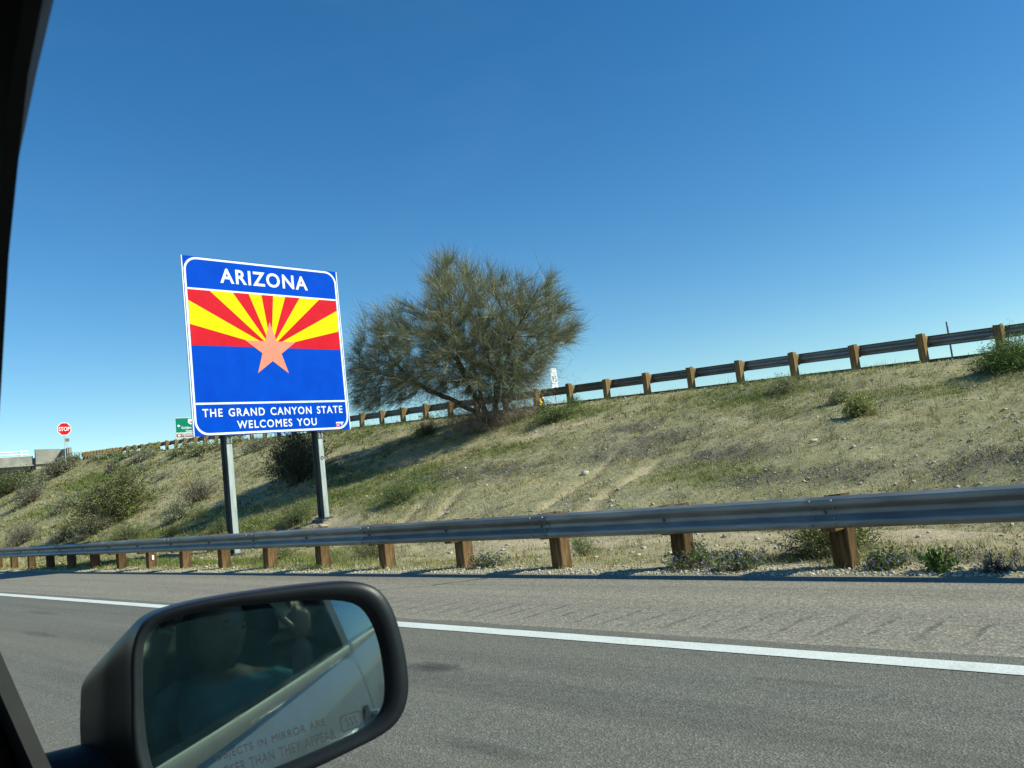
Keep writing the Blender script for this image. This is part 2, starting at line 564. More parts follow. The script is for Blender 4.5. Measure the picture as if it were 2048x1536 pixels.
# ------------------------------------------------------------------ road
def asphalt(name, lo, hi, brown, patch=None, rumble=False):
    m, t, b = new_mat(name)
    fine = noise_n(t, 110.0, 5, 0.75)
    mid = noise_n(t, 16.0, 4, 0.6)
    big = noise_n(t, 0.55, 5, 0.6, stretch=(0.35, 1, 1))
    spk = t.nodes.new('ShaderNodeTexVoronoi')
    spk.inputs['Scale'].default_value = 52.0 if rumble else 85.0
    tc = t.nodes.new('ShaderNodeTexCoord')
    t.links.new(tc.outputs['Object'], spk.inputs['Vector'])
    c = ramp(t, fine, [(0.30, lo), (0.52, tuple((a + b_) / 2 for a, b_ in zip(lo, hi))), (0.72, hi)])
    stones = ramp(t, spk.outputs['Color'], [(0.0, (0.55, 0.55, 0.55)), (0.55, (0.95, 0.95, 0.95)), (1.0, (1.75, 1.7, 1.6))])
    c = mix(t, 0.95 if rumble else 0.75, c, stones, 'MULTIPLY')
    c = mix(t, math_n(t, 'MULTIPLY', ramp(t, big, [(0.35, (0, 0, 0)), (0.7, (1, 1, 1))]), 0.55), c, brown)
    lng = noise_n(t, 1.0, 5, 0.65, stretch=(0.06, 2.4, 1))
    c = mix(t, 0.6, c, ramp(t, lng, [(0.3, (0.62, 0.62, 0.63)), (0.5, (1.0, 1.0, 1.0)), (0.72, (1.22, 1.19, 1.13))]), 'MULTIPLY')
    c = mix(t, 0.5, c, ramp(t, mid, [(0.3, (0.72, 0.72, 0.72)), (0.7, (1.2, 1.2, 1.2))]), 'MULTIPLY')
    sx = t.nodes.new('ShaderNodeSeparateXYZ')
    t.links.new(tc.outputs['Object'], sx.inputs[0])
    hgt = math_n(t, 'ADD', math_n(t, 'MULTIPLY', fine, 0.5), math_n(t, 'MULTIPLY', spk.outputs['Distance'], 0.9))
    if rumble:
        wob = noise_n(t, 3.0, 3, 0.6)
        xx = math_n(t, 'ADD', sx.outputs[0], math_n(t, 'MULTIPLY', wob, 0.10))
        ph = math_n(t, 'FRACT', math_n(t, 'MULTIPLY', xx, 1 / 0.305))
        band = math_n(t, 'ABSOLUTE', math_n(t, 'SUBTRACT', ph, 0.5))
        line = math_n(t, 'SUBTRACT', 1.0, math_n(t, 'MULTIPLY', band, 8.0), True)
        yy = math_n(t, 'ABSOLUTE', math_n(t, 'SUBTRACT', sx.outputs[1], 5.68))
        msk = math_n(t, 'SUBTRACT', 1.0, math_n(t, 'MULTIPLY', math_n(t, 'SUBTRACT', yy, 0.22), 4.0), True)
        brk = ramp(t, noise_n(t, 5.0, 4, 0.7), [(0.38, (0, 0, 0)), (0.52, (1, 1, 1))])
        gro = math_n(t, 'MULTIPLY', math_n(t, 'MULTIPLY', line, msk), brk)
        c = mix(t, math_n(t, 'MULTIPLY', gro, 0.6), c, (0.05, 0.045, 0.04))
        hgt = math_n(t, 'SUBTRACT', hgt, math_n(t, 'MULTIPLY', gro, 0.8))
    if patch:
        for (px, py, rx, ry, k) in patch:
            dx = math_n(t, 'MULTIPLY', math_n(t, 'SUBTRACT', sx.outputs[0], px), 1 / rx)
            dy = math_n(t, 'MULTIPLY', math_n(t, 'SUBTRACT', sx.outputs[1], py), 1 / ry)
            r2 = math_n(t, 'ADD', math_n(t, 'MULTIPLY', dx, dx), math_n(t, 'MULTIPLY', dy, dy))
            r2 = math_n(t, 'ADD', r2, math_n(t, 'MULTIPLY', mid, 0.9))
            f = math_n(t, 'MULTIPLY', math_n(t, 'SUBTRACT', 1.35, r2, True), k)
            c = mix(t, f, c, (0.018, 0.018, 0.018))
    t.links.new(c, b.inputs['Base Color'])
    b.inputs['Roughness'].default_value = 0.85
    b.inputs['Specular IOR Level'].default_value = 0.35
    bump(t, b, hgt, 0.6, 0.008)
    return m


def strip(name, x0, x1, y0, y1, z, mat, nx=80, ny=6, jag=0.0, thick=0.0, seed=1):
    """flat sheet; jag = ragged far edge"""
    mb = MB()
    rows = []
    for i in range(nx + 1):
        x = x0 + (x1 - x0) * i / nx
        row = []
        for j in range(ny + 1):
            y = y0 + (y1 - y0) * j / ny
            if jag and j == ny:
                y += (mnoise.noise(Vector((x * 1.3, seed, 0))) + 0.5 * mnoise.noise(Vector((x * 4.7, seed, 3)))) * jag
            row.append((x, y, z))
        rows.append(row)
    mb.grid([list(r) for r in rows])
    return mb.build(name, mat)


M['lane'] = asphalt('dark_lane_asphalt', (0.066, 0.066, 0.056), (0.22, 0.21, 0.18), (0.175, 0.152, 0.118),
                    patch=[(-4.75, 3.80, 0.32, 0.16, 0.75), (-3.1, 2.75, 0.5, 0.1, 0.4), (-14.3, 4.0, 0.9, 0.12, 0.4), (-11.5, 3.2, 0.8, 0.12, 0.35), (-2.2, 4.3, 0.4, 0.06, 0.25)])
M['shoulder'] = asphalt('worn_tan_shoulder_asphalt', (0.125, 0.110, 0.088), (0.355, 0.318, 0.256), (0.235, 0.205, 0.163), rumble=True)
# far ground reaches the horizon under everything
g = MB().grid([[(x, y, -0.35) for y in (-3000, -400, -60, 0, 60, 400, 3000)] for x in (-3000, -400, -60, 0, 60, 400, 3000)])
o = g.build('ground', pm('desert_plain', (0.22, 0.18, 0.11), (0.34, 0.28, 0.19), 0.05, 0.95, 0, 0.4, 2, 0.1))
tag(o, 'flat tan desert plain running out to the horizon', 'ground', kind='structure')
o = strip('shoulder', -260, 120, -14.0, 7.86, 0.0, M['shoulder'], nx=900, ny=10, jag=0.10, seed=2)
tag(o, 'worn tan asphalt shoulder with rumble grooves beside the white line', 'shoulder', kind='structure')
o = strip('road', -260, 120, -9.0, 5.12, 0.006, M['lane'], nx=1200, ny=8, jag=0.05, seed=5)
tag(o, 'dark grey motorway lane with oil stains', 'road', kind='structure')
m, t, b = new_mat('worn_white_line_paint')
f = noise_n(t, 60, 5, 0.7)
f2 = noise_n(t, 3.0, 4, 0.6)
t.links.new(ramp(t, math_n(t, 'ADD', f, math_n(t, 'MULTIPLY', f2, 0.35)), [(0.42, (0.36, 0.36, 0.33)), (0.62, (0.58, 0.59, 0.55)), (0.88, (0.70, 0.71, 0.67))]), b.inputs['Base Color'])
b.inputs['Roughness'].default_value = 0.7
bump(t, b, f, 0.4, 0.004)
mb = MB()
rows = []
for i in range(1901):
    x = -260 + 0.2 * i
    e0 = mnoise.noise(Vector((x * 3.3, 0, 0))) * 0.006
    e1 = mnoise.noise(Vector((x * 3.9, 7, 0))) * 0.006
    rows.append([(x, 4.765 + e0, 0.010), (x, 4.85, 0.0105), (x, 4.945 + e1, 0.010)])
o = mb.grid(rows).build('edge_line', m)
tag(o, 'solid white edge line painted between dark lane and tan shoulder', 'road marking', kind='structure')
# cracks with weeds in the shoulder
mb = MB()
for pts, w_ in (([(-9.9, 6.02), (-9.2, 6.25), (-8.9, 6.55), (-8.5, 6.75), (-8.15, 7.1), (-7.9, 7.5)], 0.022), ([(-25.5, 6.15), (-24.3, 6.3), (-23.0, 6.42), (-21.5, 6.8)], 0.02)):
    fine = []
    for (a, b_) in zip(pts[:-1], pts[1:]):
        for k in range(8):
            u = k / 8
            x, y = a[0] + (b_[0] - a[0]) * u, a[1] + (b_[1] - a[1]) * u
            fine.append((x + mnoise.noise(Vector((x * 6, y * 6, 1))) * 0.05, y + mnoise.noise(Vector((x * 6, y * 6, 8))) * 0.05))
    rows = []
    for i, (x, y) in enumerate(fine):
        ww = w_ * (0.5 + 0.9 * random.random())
        rows.append([(x - ww, y - ww * .3, 0.004), (x + ww, y + ww * .3, 0.004)])
    mb.grid(rows)
o = mb.build('crack', pm('dark_crack_fill', (0.03, 0.028, 0.024), (0.07, 0.065, 0.05), 20, 0.95))
tag(o, 'thin dark cracks across the tan shoulder', 'crack', kind='structure')
# upper road on top of the hillside
mb = MB()
rows = []
for i in range(0, 61):
    x = -98 + 2.2 * i
    cy = float(crest_y(x))
    z = float(rail_z(x)) - 0.78
    rows.append([(x, cy + 0.25, z - 0.01), (x, cy + 0.25, z + 0.11), (x, cy + 0.45, z + 0.11), (x, cy + 0.5, z + 0.02), (x, cy + 8.0, z + 0.02)])
o = mb.grid(rows).build('ramp', pm('ramp_asphalt', (0.05, 0.045, 0.04), (0.09, 0.085, 0.08), 20, 0.9))
tag(o, 'asphalt kerb and upper road along the top of the hillside', 'ramp', kind='structure')

# ------------------------------------------------------------------ guardrails
PROF = [(0.156, 0.012), (0.150, 0.034), (0.128, 0.078), (0.112, 0.083), (0.084, 0.083), (0.070, 0.076), (0.030, 0.010), (0.018, 0.004), (-0.018, 0.004), (-0.030, 0.010), (-0.070, 0.076), (-0.084, 0.083), (-0.112, 0.083), (-0.128, 0.078), (-0.150, 0.034), (-0.156, 0.012)]


def beam_mesh(name, L, side, off=0.0):
    """corrugated beam, length L along -X from 0, corrugation toward side*Y, about 3 mm thick"""
    mb = MB()
    n = 4
    outer = [[(-L * i / n, side * (d + off), z) for z, d in PROF] for i in range(n + 1)]
    inner = [[(-L * i / n, side * (d + off - 0.0035), z) for z, d in PROF] for i in range(n + 1)]
    a = outer if side < 0 else [r[::-1] for r in outer]
    c = inner if side > 0 else [r[::-1] for r in inner]
    mb.grid(a)
    mb.grid(c)
    for r in (0, -1):
        mb.add([outer[0][r], outer[-1][r], inner[-1][r], inner[0][r]], [(0, 1, 2, 3)])
    return mb.mesh(name, True)


def hex_bolt(r, h, ax):
    mb = MB()
    d = Vector(ax)
    mb.tube([(0, 0, 0), d * h * .6, d * h], [r, r, r * .7], 6)
    return mb.mesh('bolt')


def make_rail(name, start, dirv, n_posts, sp, side, beam_z, post_top, extra=(), jitter=0.0, bolts=0, wood='wood'):
    """posts of timber with blocks and a corrugated beam; side -1: beam toward the camera"""
    root = empty(name, start)
    dirv = Vector(dirv).normalized()
    S = Vector(start)
    ang = math.atan2(dirv.y, -dirv.x)
    slope = math.asin(dirv.z)
    rot = Matrix.Rotation(-ang, 4, 'Z') @ Matrix.Rotation(slope, 4, 'Y')
    PW, PD = 0.19, 0.20
    L_post = post_top + 0.5
    meshes = []
    for v in range(5):
        r_ = random.Random(v)
        mb = MB()
        mb.box((0, 0, post_top - L_post / 2), (PW, PD, L_post), None, 0.008)
        me = mb.mesh('post')
        for vv in me.vertices:
            if vv.co.z > post_top - 0.02:
                vv.co.z += (vv.co.x * r_.uniform(-.25, .25) + vv.co.y * r_.uniform(-.2, .2))
        meshes.append(me)
    bl = MB().box((0, 0, 0), (0.15, 0.20, 0.33), None, 0.008).mesh('block')
    bm_ = beam_mesh('beam', 2 * 1.905 + 0.3, side)
    bm2 = beam_mesh('beam', 2 * 1.905 + 0.3, side, 0.0045)
    bo = hex_bolt(0.017, 0.028, (0, side, 0))
    bo2 = hex_bolt(0.012, 0.02, (0, side, 0))
    ts = [sp * i for i in range(n_posts)] + list(extra)
    inv = root.matrix_world.inverted()
    for i, tt in enumerate(ts):
        P = S + dirv * tt
        dz = random.uniform(-jitter, jitter)
        base = P + Vector((0, 0, dz))
        o_ = link('post', meshes[i % 5], M[wood], root)
        o_.location = base - S
        o_.rotation_euler = (random.uniform(-.02, .02), random.uniform(-.02, .02), -ang + random.uniform(-.04, .04))
        o_ = link('block', bl, M[wood], root)
        o_.location = base - S + Vector((0, side * (PD / 2 + 0.101), beam_z - 0.012 + random.uniform(-.01, .012)))
        o_.rotation_euler = (0, 0, -ang)
        if i < bolts:
            o_ = link('bolt', bo, M['bolt'], root)
            o_.location = P - S + Vector((0, side * (PD / 2 + 0.201 + 0.008), beam_z))
    yb = side * (PD / 2 + 0.203)
    total = max(ts)
    k = 0
    tt = -0.15
    while tt < total:
        P = dirv * tt
        o_ = link('beam', bm_ if k % 2 == 0 else bm2, M['galv'], root)
        o_.location = P + Vector((0, yb, beam_z))
        o_.rotation_euler = rot.to_euler()
        if k * 2 < bolts and k > 0:
            for dx in (-0.11, 0.11):
                for dz2 in (0.118, 0.05, -0.05, -0.118):
                    o_ = link('splice_bolt', bo2, M['galv'], root)
                    o_.location = dirv * (tt + 0.15 + dx) + Vector((0, yb + side * (0.088 if abs(dz2) > .1 else .05), beam_z + dz2))
        tt += 2 * 1.905
        k += 1
    return root


near_rail = make_rail('guardrail', (0.19 + 2 * 1.905 - 0.012, 8.27, 0.0), (-1, 0, 0), 50, 1.905, -1, 0.575, 0.715, jitter=0.012, bolts=22)
tag(near_rail, 'long steel guardrail on brown timber posts at the edge of the shoulder', 'guardrail', 'guardrails')
x0 = -5.576 + 8 * 1.905 * 0.9966
st = (x0, 23.726 - 0.06252 * (8 * 1.905 * .9966), 3.661 - 0.05422 * (8 * 1.905 * .9966) - 0.80)
up_rail = make_rail('guardrail', st, (-0.99659, 0.06231, 0.05404), 46, 1.905, 1, 0.615, 0.80, extra=[45 * 1.905 + 0.95 * k for k in range(1, 13)], jitter=0.012, wood='wood_pale')
tag(up_rail, 'guardrail along the top of the hillside seen from behind against the sky', 'guardrail', 'guardrails')
# small white markers on some posts of the upper rail, and on two posts below
rm = MB().box((0, 0, 0.06), (0.07, 0.03, 0.16), None, 0.006).box((0, 0, 0.16), (0.05, 0.025, 0.05)).mesh('reflector')
DV = Vector((-0.99659, 0.06231, 0.05404))
for k, s_ in ((37, 1.6), (45 + 1, 1.3), (45 + 2.6, 1.2), (45 + 4.2, 1.2), (45 + 5.8, 1.2)):
    o = link('reflector', rm, M['white'], up_rail)
    tt = k * 1.905 if k < 46 else 45 * 1.905 + (k - 45) * 1.9
    o.location = DV * tt + Vector((0.02, -0.02, 0.80))
    o.scale = (s_, s_, s_)
rm2 = MB().box((0, 0, 0), (0.010, 0.05, 0.11)).mesh('reflector')
for k in (13,):
    o = link('reflector', rm2, M['white'], near_rail)
    o.location = (-(k) * 1.905 + 0.106, 0.0, 0.26)


# ------------------------------------------------------------------ signs
def text_mesh(body, bold=0.018, spacing=1.0):
    cu = bpy.data.curves.new('t', 'FONT')
    cu.body = body
    cu.align_x = 'LEFT'
    cu.offset = bold
    cu.space_character = spacing
    cu.space_word = 1.35
    cu.resolution_u = 4
    ob = bpy.data.objects.new('t', cu)
    col.objects.link(ob)
    dg = bpy.context.evaluated_depsgraph_get()
    me = bpy.data.meshes.new_from_object(ob.evaluated_get(dg))
    bpy.data.objects.remove(ob)
    return me


def text_on(name, body, u0, u1, v0, v1, fn, mat, parent, bold=0.018, spacing=1.0):
    """text fitted to the box u0..u1, v0..v1 of a plane given by fn(u,v)->point"""
    me = text_mesh(body, bold, spacing)
    xs = [v.co.x for v in me.vertices]
    ys = [v.co.y for v in me.vertices]
    ax, bx, ay, by = min(xs), max(xs), min(ys), max(ys)
    for v in me.vertices:
        v.co = Vector(fn(u0 + (v.co.x - ax) / (bx - ax) * (u1 - u0), v0 + (v.co.y - ay) / (by - ay) * (v1 - v0)))
    me.materials.clear()
    me.name = name
    if ' ' not in body:
        return link(name, me, mat, parent)
    # one object for each word: cut where the gap between glyphs is a word space
    iv = sorted((min(xs[i] for i in p.vertices), max(xs[i] for i in p.vertices), p.index) for p in me.polygons)
    words, end = [[]], None
    gaps = []
    for a_, b_, i in iv:
        if end is not None and a_ > end:
            gaps.append(a_ - end)
        end = b_ if end is None else max(end, b_)
    cut = sorted(gaps)[-body.count(' ')] * 0.98
    end = None
    for a_, b_, i in iv:
        if end is not None and a_ - end >= cut:
            words.append([])
        words[-1].append(i)
        end = b_ if end is None else max(end, b_)
    for w_ in words:
        ids = sorted({j for i in w_ for j in me.polygons[i].vertices})
        mp_ = {j: k for k, j in enumerate(ids)}
        m2 = bpy.data.meshes.new(name)
        m2.from_pydata([me.vertices[j].co.copy() for j in ids], [], [[mp_[j] for j in me.polygons[i].vertices] for i in w_])
        link(name, m2, mat, parent)


def rrect(u0, u1, v0, v1, r, n=8):
    P = []
    for cx, cy, a0 in ((u1 - r, v0 + r, -90), (u1 - r, v1 - r, 0), (u0 + r, v1 - r, 90), (u0 + r, v0 + r, 180)):
        for k in range(n + 1):
            a = math.radians(a0 + 90 * k / n)
            P.append((cx + r * math.cos(a), cy + r * math.sin(a)))
    return P


def clip_poly(P, u0, u1, v0, v1):
    def cl(P, f, inter):
        out = []
        for i in range(len(P)):
            a, b_ = P[i - 1], P[i]
            if f(b_):
                if not f(a):
                    out.append(inter(a, b_))
                out.append(b_)
            elif f(a):
                out.append(inter(a, b_))
        return out
    for ax, val, sg in ((0, u0, 1), (0, u1, -1), (1, v0, 1), (1, v1, -1)):
        f = lambda p: sg * (p[ax] - val) >= -1e-9
        it = lambda a, b_: tuple(a[k] + (b_[k] - a[k]) * (val - a[ax]) / (b_[ax] - a[ax]) for k in (0, 1))
        P = cl(P, f, it)
        if not P:
            return []
    return P


def ring_strip(mb, P, Q, fn, w0, w1):
    """flat ring between closed outlines P (outer) and Q (inner) at height w1 with rims down to w0"""
    n = len(P)
    mb.grid([[fn(*p, w0) for p in P], [fn(*p, w1) for p in P], [fn(*q, w1) for q in Q], [fn(*q, w0) for q in Q]], True)


SX, SY, SZ, SS = -21.1, 9.723, 3.182, 4.853
sign = empty('welcome_sign', (SX, SY + SS / 2, 0.4))
tag(sign, 'large blue welcome sign with sunrays and copper star on two steel posts', 'sign')
OFF = sign.location.copy()


def sf(u, v, w=0.0):
    return Vector((SX + w, SY + u * SS, SZ + v * SS)) - OFF


VT = 1.013
MB().prism([(0, 0), (1, 0), (1, VT), (0, VT)], lambda u, v, w: sf(u, v, w - 0.045), 0.045).build('panel', M['blue'], sign)
for u0, u1 in ((-0.0062, -0.0006), (1.0006, 1.0062)):
    MB().prism([(u0, 0.0), (u1, 0.0), (u1, VT), (u0, VT)], lambda u, v, w: sf(u, v, w - 0.05), 0.056).build('edge_trim', M['white'], sign)
mb = MB()
ring_strip(mb, rrect(0.004, 0.996, 0.004, VT - 0.004, 0.078), rrect(0.0158, 0.9842, 0.0158, VT - 0.0158, 0.067), sf, 0.001, 0.006)
mb.build('border', M['white'], sign)
for v0, v1 in ((0.8215, 0.8315), (0.1735, 0.1845)):
    MB().prism([(0.0178, v0), (0.9822, v0), (0.9822, v1), (0.0178, v1)], lambda u, v, w: sf(u, v, w + 0.001), 0.005).build('divider', M['white'], sign)
CU, CV = 0.503, 0.505
for k in range(13):
    a0, a1 = math.pi * k / 13, math.pi * (k + 1) / 13
    P = clip_poly([(CU, CV), (CU + 2 * math.cos(a0), CV + 2 * math.sin(a0)), (CU + 2 * math.cos(a1), CV + 2 * math.sin(a1))], 0.0178, 0.9822, CV, 0.8213)
    MB().prism(P, lambda u, v, w: sf(u, v, w + 0.001), 0.003).build('ray', M['red'] if k % 2 == 0 else M['yellow'], sign)
P = []
for k in range(10):
    a = math.pi / 2 + math.pi * k / 5
    r_ = 0.171 if k % 2 == 0 else 0.0655
    P.append((0.503 + r_ * math.cos(a), 0.490 + r_ * math.sin(a)))
mb = MB()
n = 10
ct = [sf(0.503, 0.49, 0.008)]
mb.add(ct + [sf(u, v, 0.008) for u, v in P] + [sf(u, v, 0.002) for u, v in P], [(0, 1 + i, 1 + (i + 1) % n) for i in range(n)] + [(1 + i, 11 + i, 11 + (i + 1) % n, 1 + (i + 1) % n) for i in range(n)])
mb.build('star', M['copper'], sign)
tf = lambda u, v: sf(u, v, 0.006)
text_on('lettering', 'ARIZONA', 0.214, 0.785, 0.8725, 0.9605, tf, M['white'], sign, 0.022, 1.14)
text_on('lettering', 'THE GRAND CANYON STATE', 0.052, 0.957, 0.104, 0.1500, tf, M['white'], sign, 0.017, 1.2)
text_on('lettering', 'WELCOMES YOU', 0.249, 0.765, 0.0335, 0.0790, tf, M['white'], sign, 0.017, 1.2)
mb = MB()
for (u0, u1, v0, v1) in ((0.902, 0.957, 0.041, 0.0485), (0.935, 0.950, 0.033, 0.039), (0.939, 0.946, 0.027, 0.031)):
    mb.prism([(u0, v0), (u1, v0), (u1, v1), (u0, v1)], lambda u, v, w: sf(u, v, w + 0.001), 0.004)
mb.build('logo_bar', M['white'], sign)
lo_ = MB().prism([(0.902, 0.019), (0.928, 0.019), (0.928, 0.040), (0.902, 0.040)], lambda u, v, w: sf(u, v, w + 0.001), 0.004).build('logo', M['pink'], sign)
mb = MB()
for P in ([(0.902, 0.024), (0.910, 0.0295), (0.902, 0.035)], [(0.928, 0.035), (0.920, 0.0295), (0.928, 0.024)], [(0.908, 0.040), (0.915, 0.034), (0.922, 0.040)], [(0.922, 0.019), (0.915, 0.025), (0.908, 0.019)]):
    mb.prism(P[::-1], lambda u, v, w: sf(u, v, w + 0.0055), 0.002)
mb.build('logo_mark', M['maroon'], lo_)
for v in (0.12, 0.5, 0.88):
    MB().box(sf(0.5, v, -0.075), (0.055, SS * 0.96, 0.09)).build('stiffener', M['sign_back'], sign)
for u in (0.205, 0.795):
    yb = SY + u * SS
    zb = gz(SX - 0.2, yb)
    mb = MB()
    ztop = SZ + SS * 0.97
    L = ztop - zb + 0.25
    zc = (ztop + zb - 0.25) / 2
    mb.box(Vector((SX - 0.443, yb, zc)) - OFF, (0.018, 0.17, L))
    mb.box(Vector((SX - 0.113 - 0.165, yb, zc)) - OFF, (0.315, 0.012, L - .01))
    po = mb.build('post', M['steel_dark'], sign)  # web and rear flange coloured darker than the front to stand for shade
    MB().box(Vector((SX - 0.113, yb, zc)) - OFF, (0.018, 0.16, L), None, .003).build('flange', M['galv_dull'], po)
    MB().box(Vector((SX - 0.28, yb, zb + 0.05)) - OFF, (0.52, 0.30, 0.04), None, 0.005).box(Vector((SX - 0.28, yb, zb - 0.1)) - OFF, (0.62, 0.5, 0.24), None, 0.03).build('base_plate', M['steel_dark'], po)
    mb = MB().box(Vector((SX - 0.098, yb, SZ - 0.13)) - OFF, (0.012, 0.172, 0.20))
    mb.build('fuse_plate', M['bolt'], po)
    mb = MB()
    for dy in (-0.05, 0.05):
        for dz in (-0.185, -0.13, -0.075):
            c_ = Vector((SX - 0.091, yb + dy, SZ + dz)) - OFF
            mb.tube([c_, c_ + Vector((0.02, 0, 0))], 0.02, 6)
    mb.build('plate_bolts', M['galv_dull'], po)
c_ = Vector((SX - 0.104, SY + 0.795 * SS, SZ - 0.80)) - OFF
mb = MB()
ring_strip(mb, [(0.055 * math.cos(2 * math.pi * k / 16), 0.055 * math.sin(2 * math.pi * k / 16)) for k in range(16)], [(0.032 * math.cos(2 * math.pi * k / 16), 0.032 * math.sin(2 * math.pi * k / 16)) for k in range(16)], lambda u, v, w: c_ + Vector((w, u, v)), 0.0, 0.008)
mb.build('ring_mark', M['black'], sign)


def post_sign(name, loc, label, cat='sign'):
    s_ = empty(name, loc)
    return tag(s_, label, cat)


# stop sign
sx, sy = -86.0, 26.83
szc = 1.3 + (10.13 - 1.3) * 86 / 84
zb = gz(sx, sy)
stop = post_sign('stop_sign', (sx, sy, zb), 'red octagonal stop sign on a thin post by the bridge end')
oc = [(0.66 * math.cos(math.radians(22.5 + 45 * k)), 0.66 * math.sin(math.radians(22.5 + 45 * k))) for k in range(8)]
oi = [(u * 0.91, v * 0.91) for u, v in oc]
fs = lambda u, v, w=0.0: Vector((w, u, szc - zb + v))
MB().prism(oc, lambda u, v, w: fs(u, v, w - 0.01), 0.01).build('rim', M['white'], stop)
MB().prism(oi, lambda u, v, w: fs(u, v, w + 0.001), 0.004).build('panel', M['red'], stop)
text_on('lettering', 'STOP', -0.50, 0.50, -0.20, 0.20, lambda u, v: fs(u, v, 0.009), M['white'], stop, 0.02)
MB().box((-0.05, 0, (szc - zb) / 2), (0.06, 0.06, szc - zb + 0.6)).build('post', M['galv_dull'], stop)
# small sign seen from behind next to it
bx, by = -90.0, 28.28
zb = gz(bx, by)
back = post_sign('small_sign', (bx, by, zb), 'small dark sign on a thin post just right of the stop sign')
MB().box((0, 0, 9.63 - zb), (0.02, 0.42, 0.32), None, 0.004).build('panel', M['bolt'], back)
MB().box((-0.04, 0.0, (9.6 - zb) / 2), (0.05, 0.05, 9.6 - zb + .4)).build('post', M['galv_dull'], back)

# green guide sign with brown panel underneath
gx, gy0, gz0, gz1 = -82.0, 35.84, 8.57, 10.62
zb = gz(gx, gy0 + 2)
guide = post_sign('guide_sign', (gx, gy0 + 1.8, zb), 'green direction sign with brown strip half hidden behind the welcome sign')
fg = lambda u, v, w=0.0: Vector((w, u - 1.8, gz0 + v - zb))
HB = 0.46
MB().prism([(0, HB + .03), (3.6, HB + .03), (3.6, 2.05), (0, 2.05)], lambda u, v, w: fg(u, v, w - .02), .02).build('panel', M['green_sheet'], guide)
MB().prism([(0, 0), (3.6, 0), (3.6, HB), (0, HB)], lambda u, v, w: fg(u, v, w - .02), .02).build('lower_panel', M['brown_sheet'], guide)
for (a0, a1, c0, c1) in ((0, 3.6, HB + .03, 2.05), (0, 3.6, 0, HB)):
    mb = MB()
    ring_strip(mb, rrect(a0 + .01, a1 - .01, c0 + .01, c1 - .01, .06, 4), rrect(a0 + .05, a1 - .05, c0 + .05, c1 - .05, .04, 4), fg, .001, .005)
    mb.build('border', M['white'], guide)
tg = lambda u, v: fg(u, v, .006)
for cv in (1.22, 0.24):
    P = [(0.20, cv), (0.36, cv - .16), (0.36, cv - .06), (0.50, cv - .06), (0.50, cv + .06), (0.36, cv + .06), (0.36, cv + .16)]
    MB().prism(P, lambda u, v, w: fg(u, v, w + .001), .005).build('arrow', M['white'], guide)
text_on('lettering', 'Golden Shores', 0.62, 2.75, 0.90, 1.14, tg, M['white'], guide, .016, 1.1)
text_on('lettering', 'Oatman', 1.05, 2.10, 0.58, 0.80, tg, M['white'], guide, .016, 1.1)
text_on('lettering', 'Wildlife Refuge', 0.62, 2.9, 0.13, 0.36, tg, M['white'], guide, .016, 1.1)
sh = [(0.0, -.30), (.16, -.22), (.27, -.08), (.28, .08), (.24, .2), (.26, .27), (.16, .30), (0, .27), (-.16, .30), (-.26, .27), (-.24, .2), (-.28, .08), (-.27, -.08), (-.16, -.22)]
shd = MB().prism([(1.62 + u, 1.62 + v) for u, v in sh], lambda u, v, w: fg(u, v, w + .001), .006).build('shield', M['white'], guide)
text_on('route_number', '66', 1.48, 1.76, 1.45, 1.68, lambda u, v: fg(u, v, .010), M['black'], shd, .02)
for u in (0.7, 2.9):
    MB().box(fg(u, 0.95 - (gz0 - zb) / 2 - .1, -0.09), (0.12, 0.12, 1.9 + (gz0 - zb) + .2)).build('post', M['galv_dull'], guide)

# route marker 95
rx, ry = -30.0, 34.5
zb = gz(rx, ry)
zc = 1.3 + (5.41 - 1.3) * 30 / 25
rte = post_sign('route_marker', (rx, ry, zb), 'white route marker numbered 95 behind the upper guardrail beside the tree')
fr = lambda u, v, w=0.0: Vector((w, u, zc + v - zb))
MB().prism([(-.25, -.30), (.25, -.30), (.25, .30), (-.25, .30)], lambda u, v, w: fr(u, v, w - .006), .006).build('panel', M['white'], rte)
text_on('route_number', '95', -.19, .19, -.18, .14, lambda u, v: fr(u, v, .004), M['black'], rte, .0)
MB().prism([(-.25, .33), (.25, .33), (.25, .58), (-.25, .58)], lambda u, v, w: fr(u, v, w - .006), .006).build('upper_plate', M['white'], rte)
MB().prism([(-.25, -.70), (.25, -.70), (.25, -.33), (-.25, -.33)], lambda u, v, w: fr(u, v, w - .006), .006).build('lower_plate', M['white'], rte)
MB().prism([(-.10, -.62), (.10, -.62), (0, -.42)], lambda u, v, w: fr(u, v, w + .001), .004).build('arrow', M['black'], rte)
MB().box((-.04, 0, (zc - zb) / 2), (.05, .05, zc - zb + .8)).build('post', M['galv_dull'], rte)
# yellow warning sign glimpsed below the upper rail
wx, wy = -30.0, 33.22
zb = gz(wx, wy)
wz = 1.3 + (4.50 - 1.3) * 30 / 25
warn = post_sign('warning_sign', (wx, wy, zb), 'yellow chevron sign glimpsed under the upper guardrail beside the tree')
fw = lambda u, v, w=0.0: Vector((w, u, wz + v - zb))
MB().prism([(-.23, -.36), (.23, -.36), (.23, .30), (-.23, .30)], lambda u, v, w: fw(u, v, w - .006), .006).build('panel', M['yellow_warn'], warn)
MB().prism([(.23, -.36), (.23, -.08), (.06, .06), (.23, .20), (.23, .30), (.14, .30), (-.10, .06), (.14, -.36)][::-1], lambda u, v, w: fw(u, v, w + .001), .004).build('chevron', M['black'], warn)
MB().box((-.04, 0, (wz - zb) / 2), (.05, .05, wz - zb + .4)).build('post', M['galv_dull'], warn)
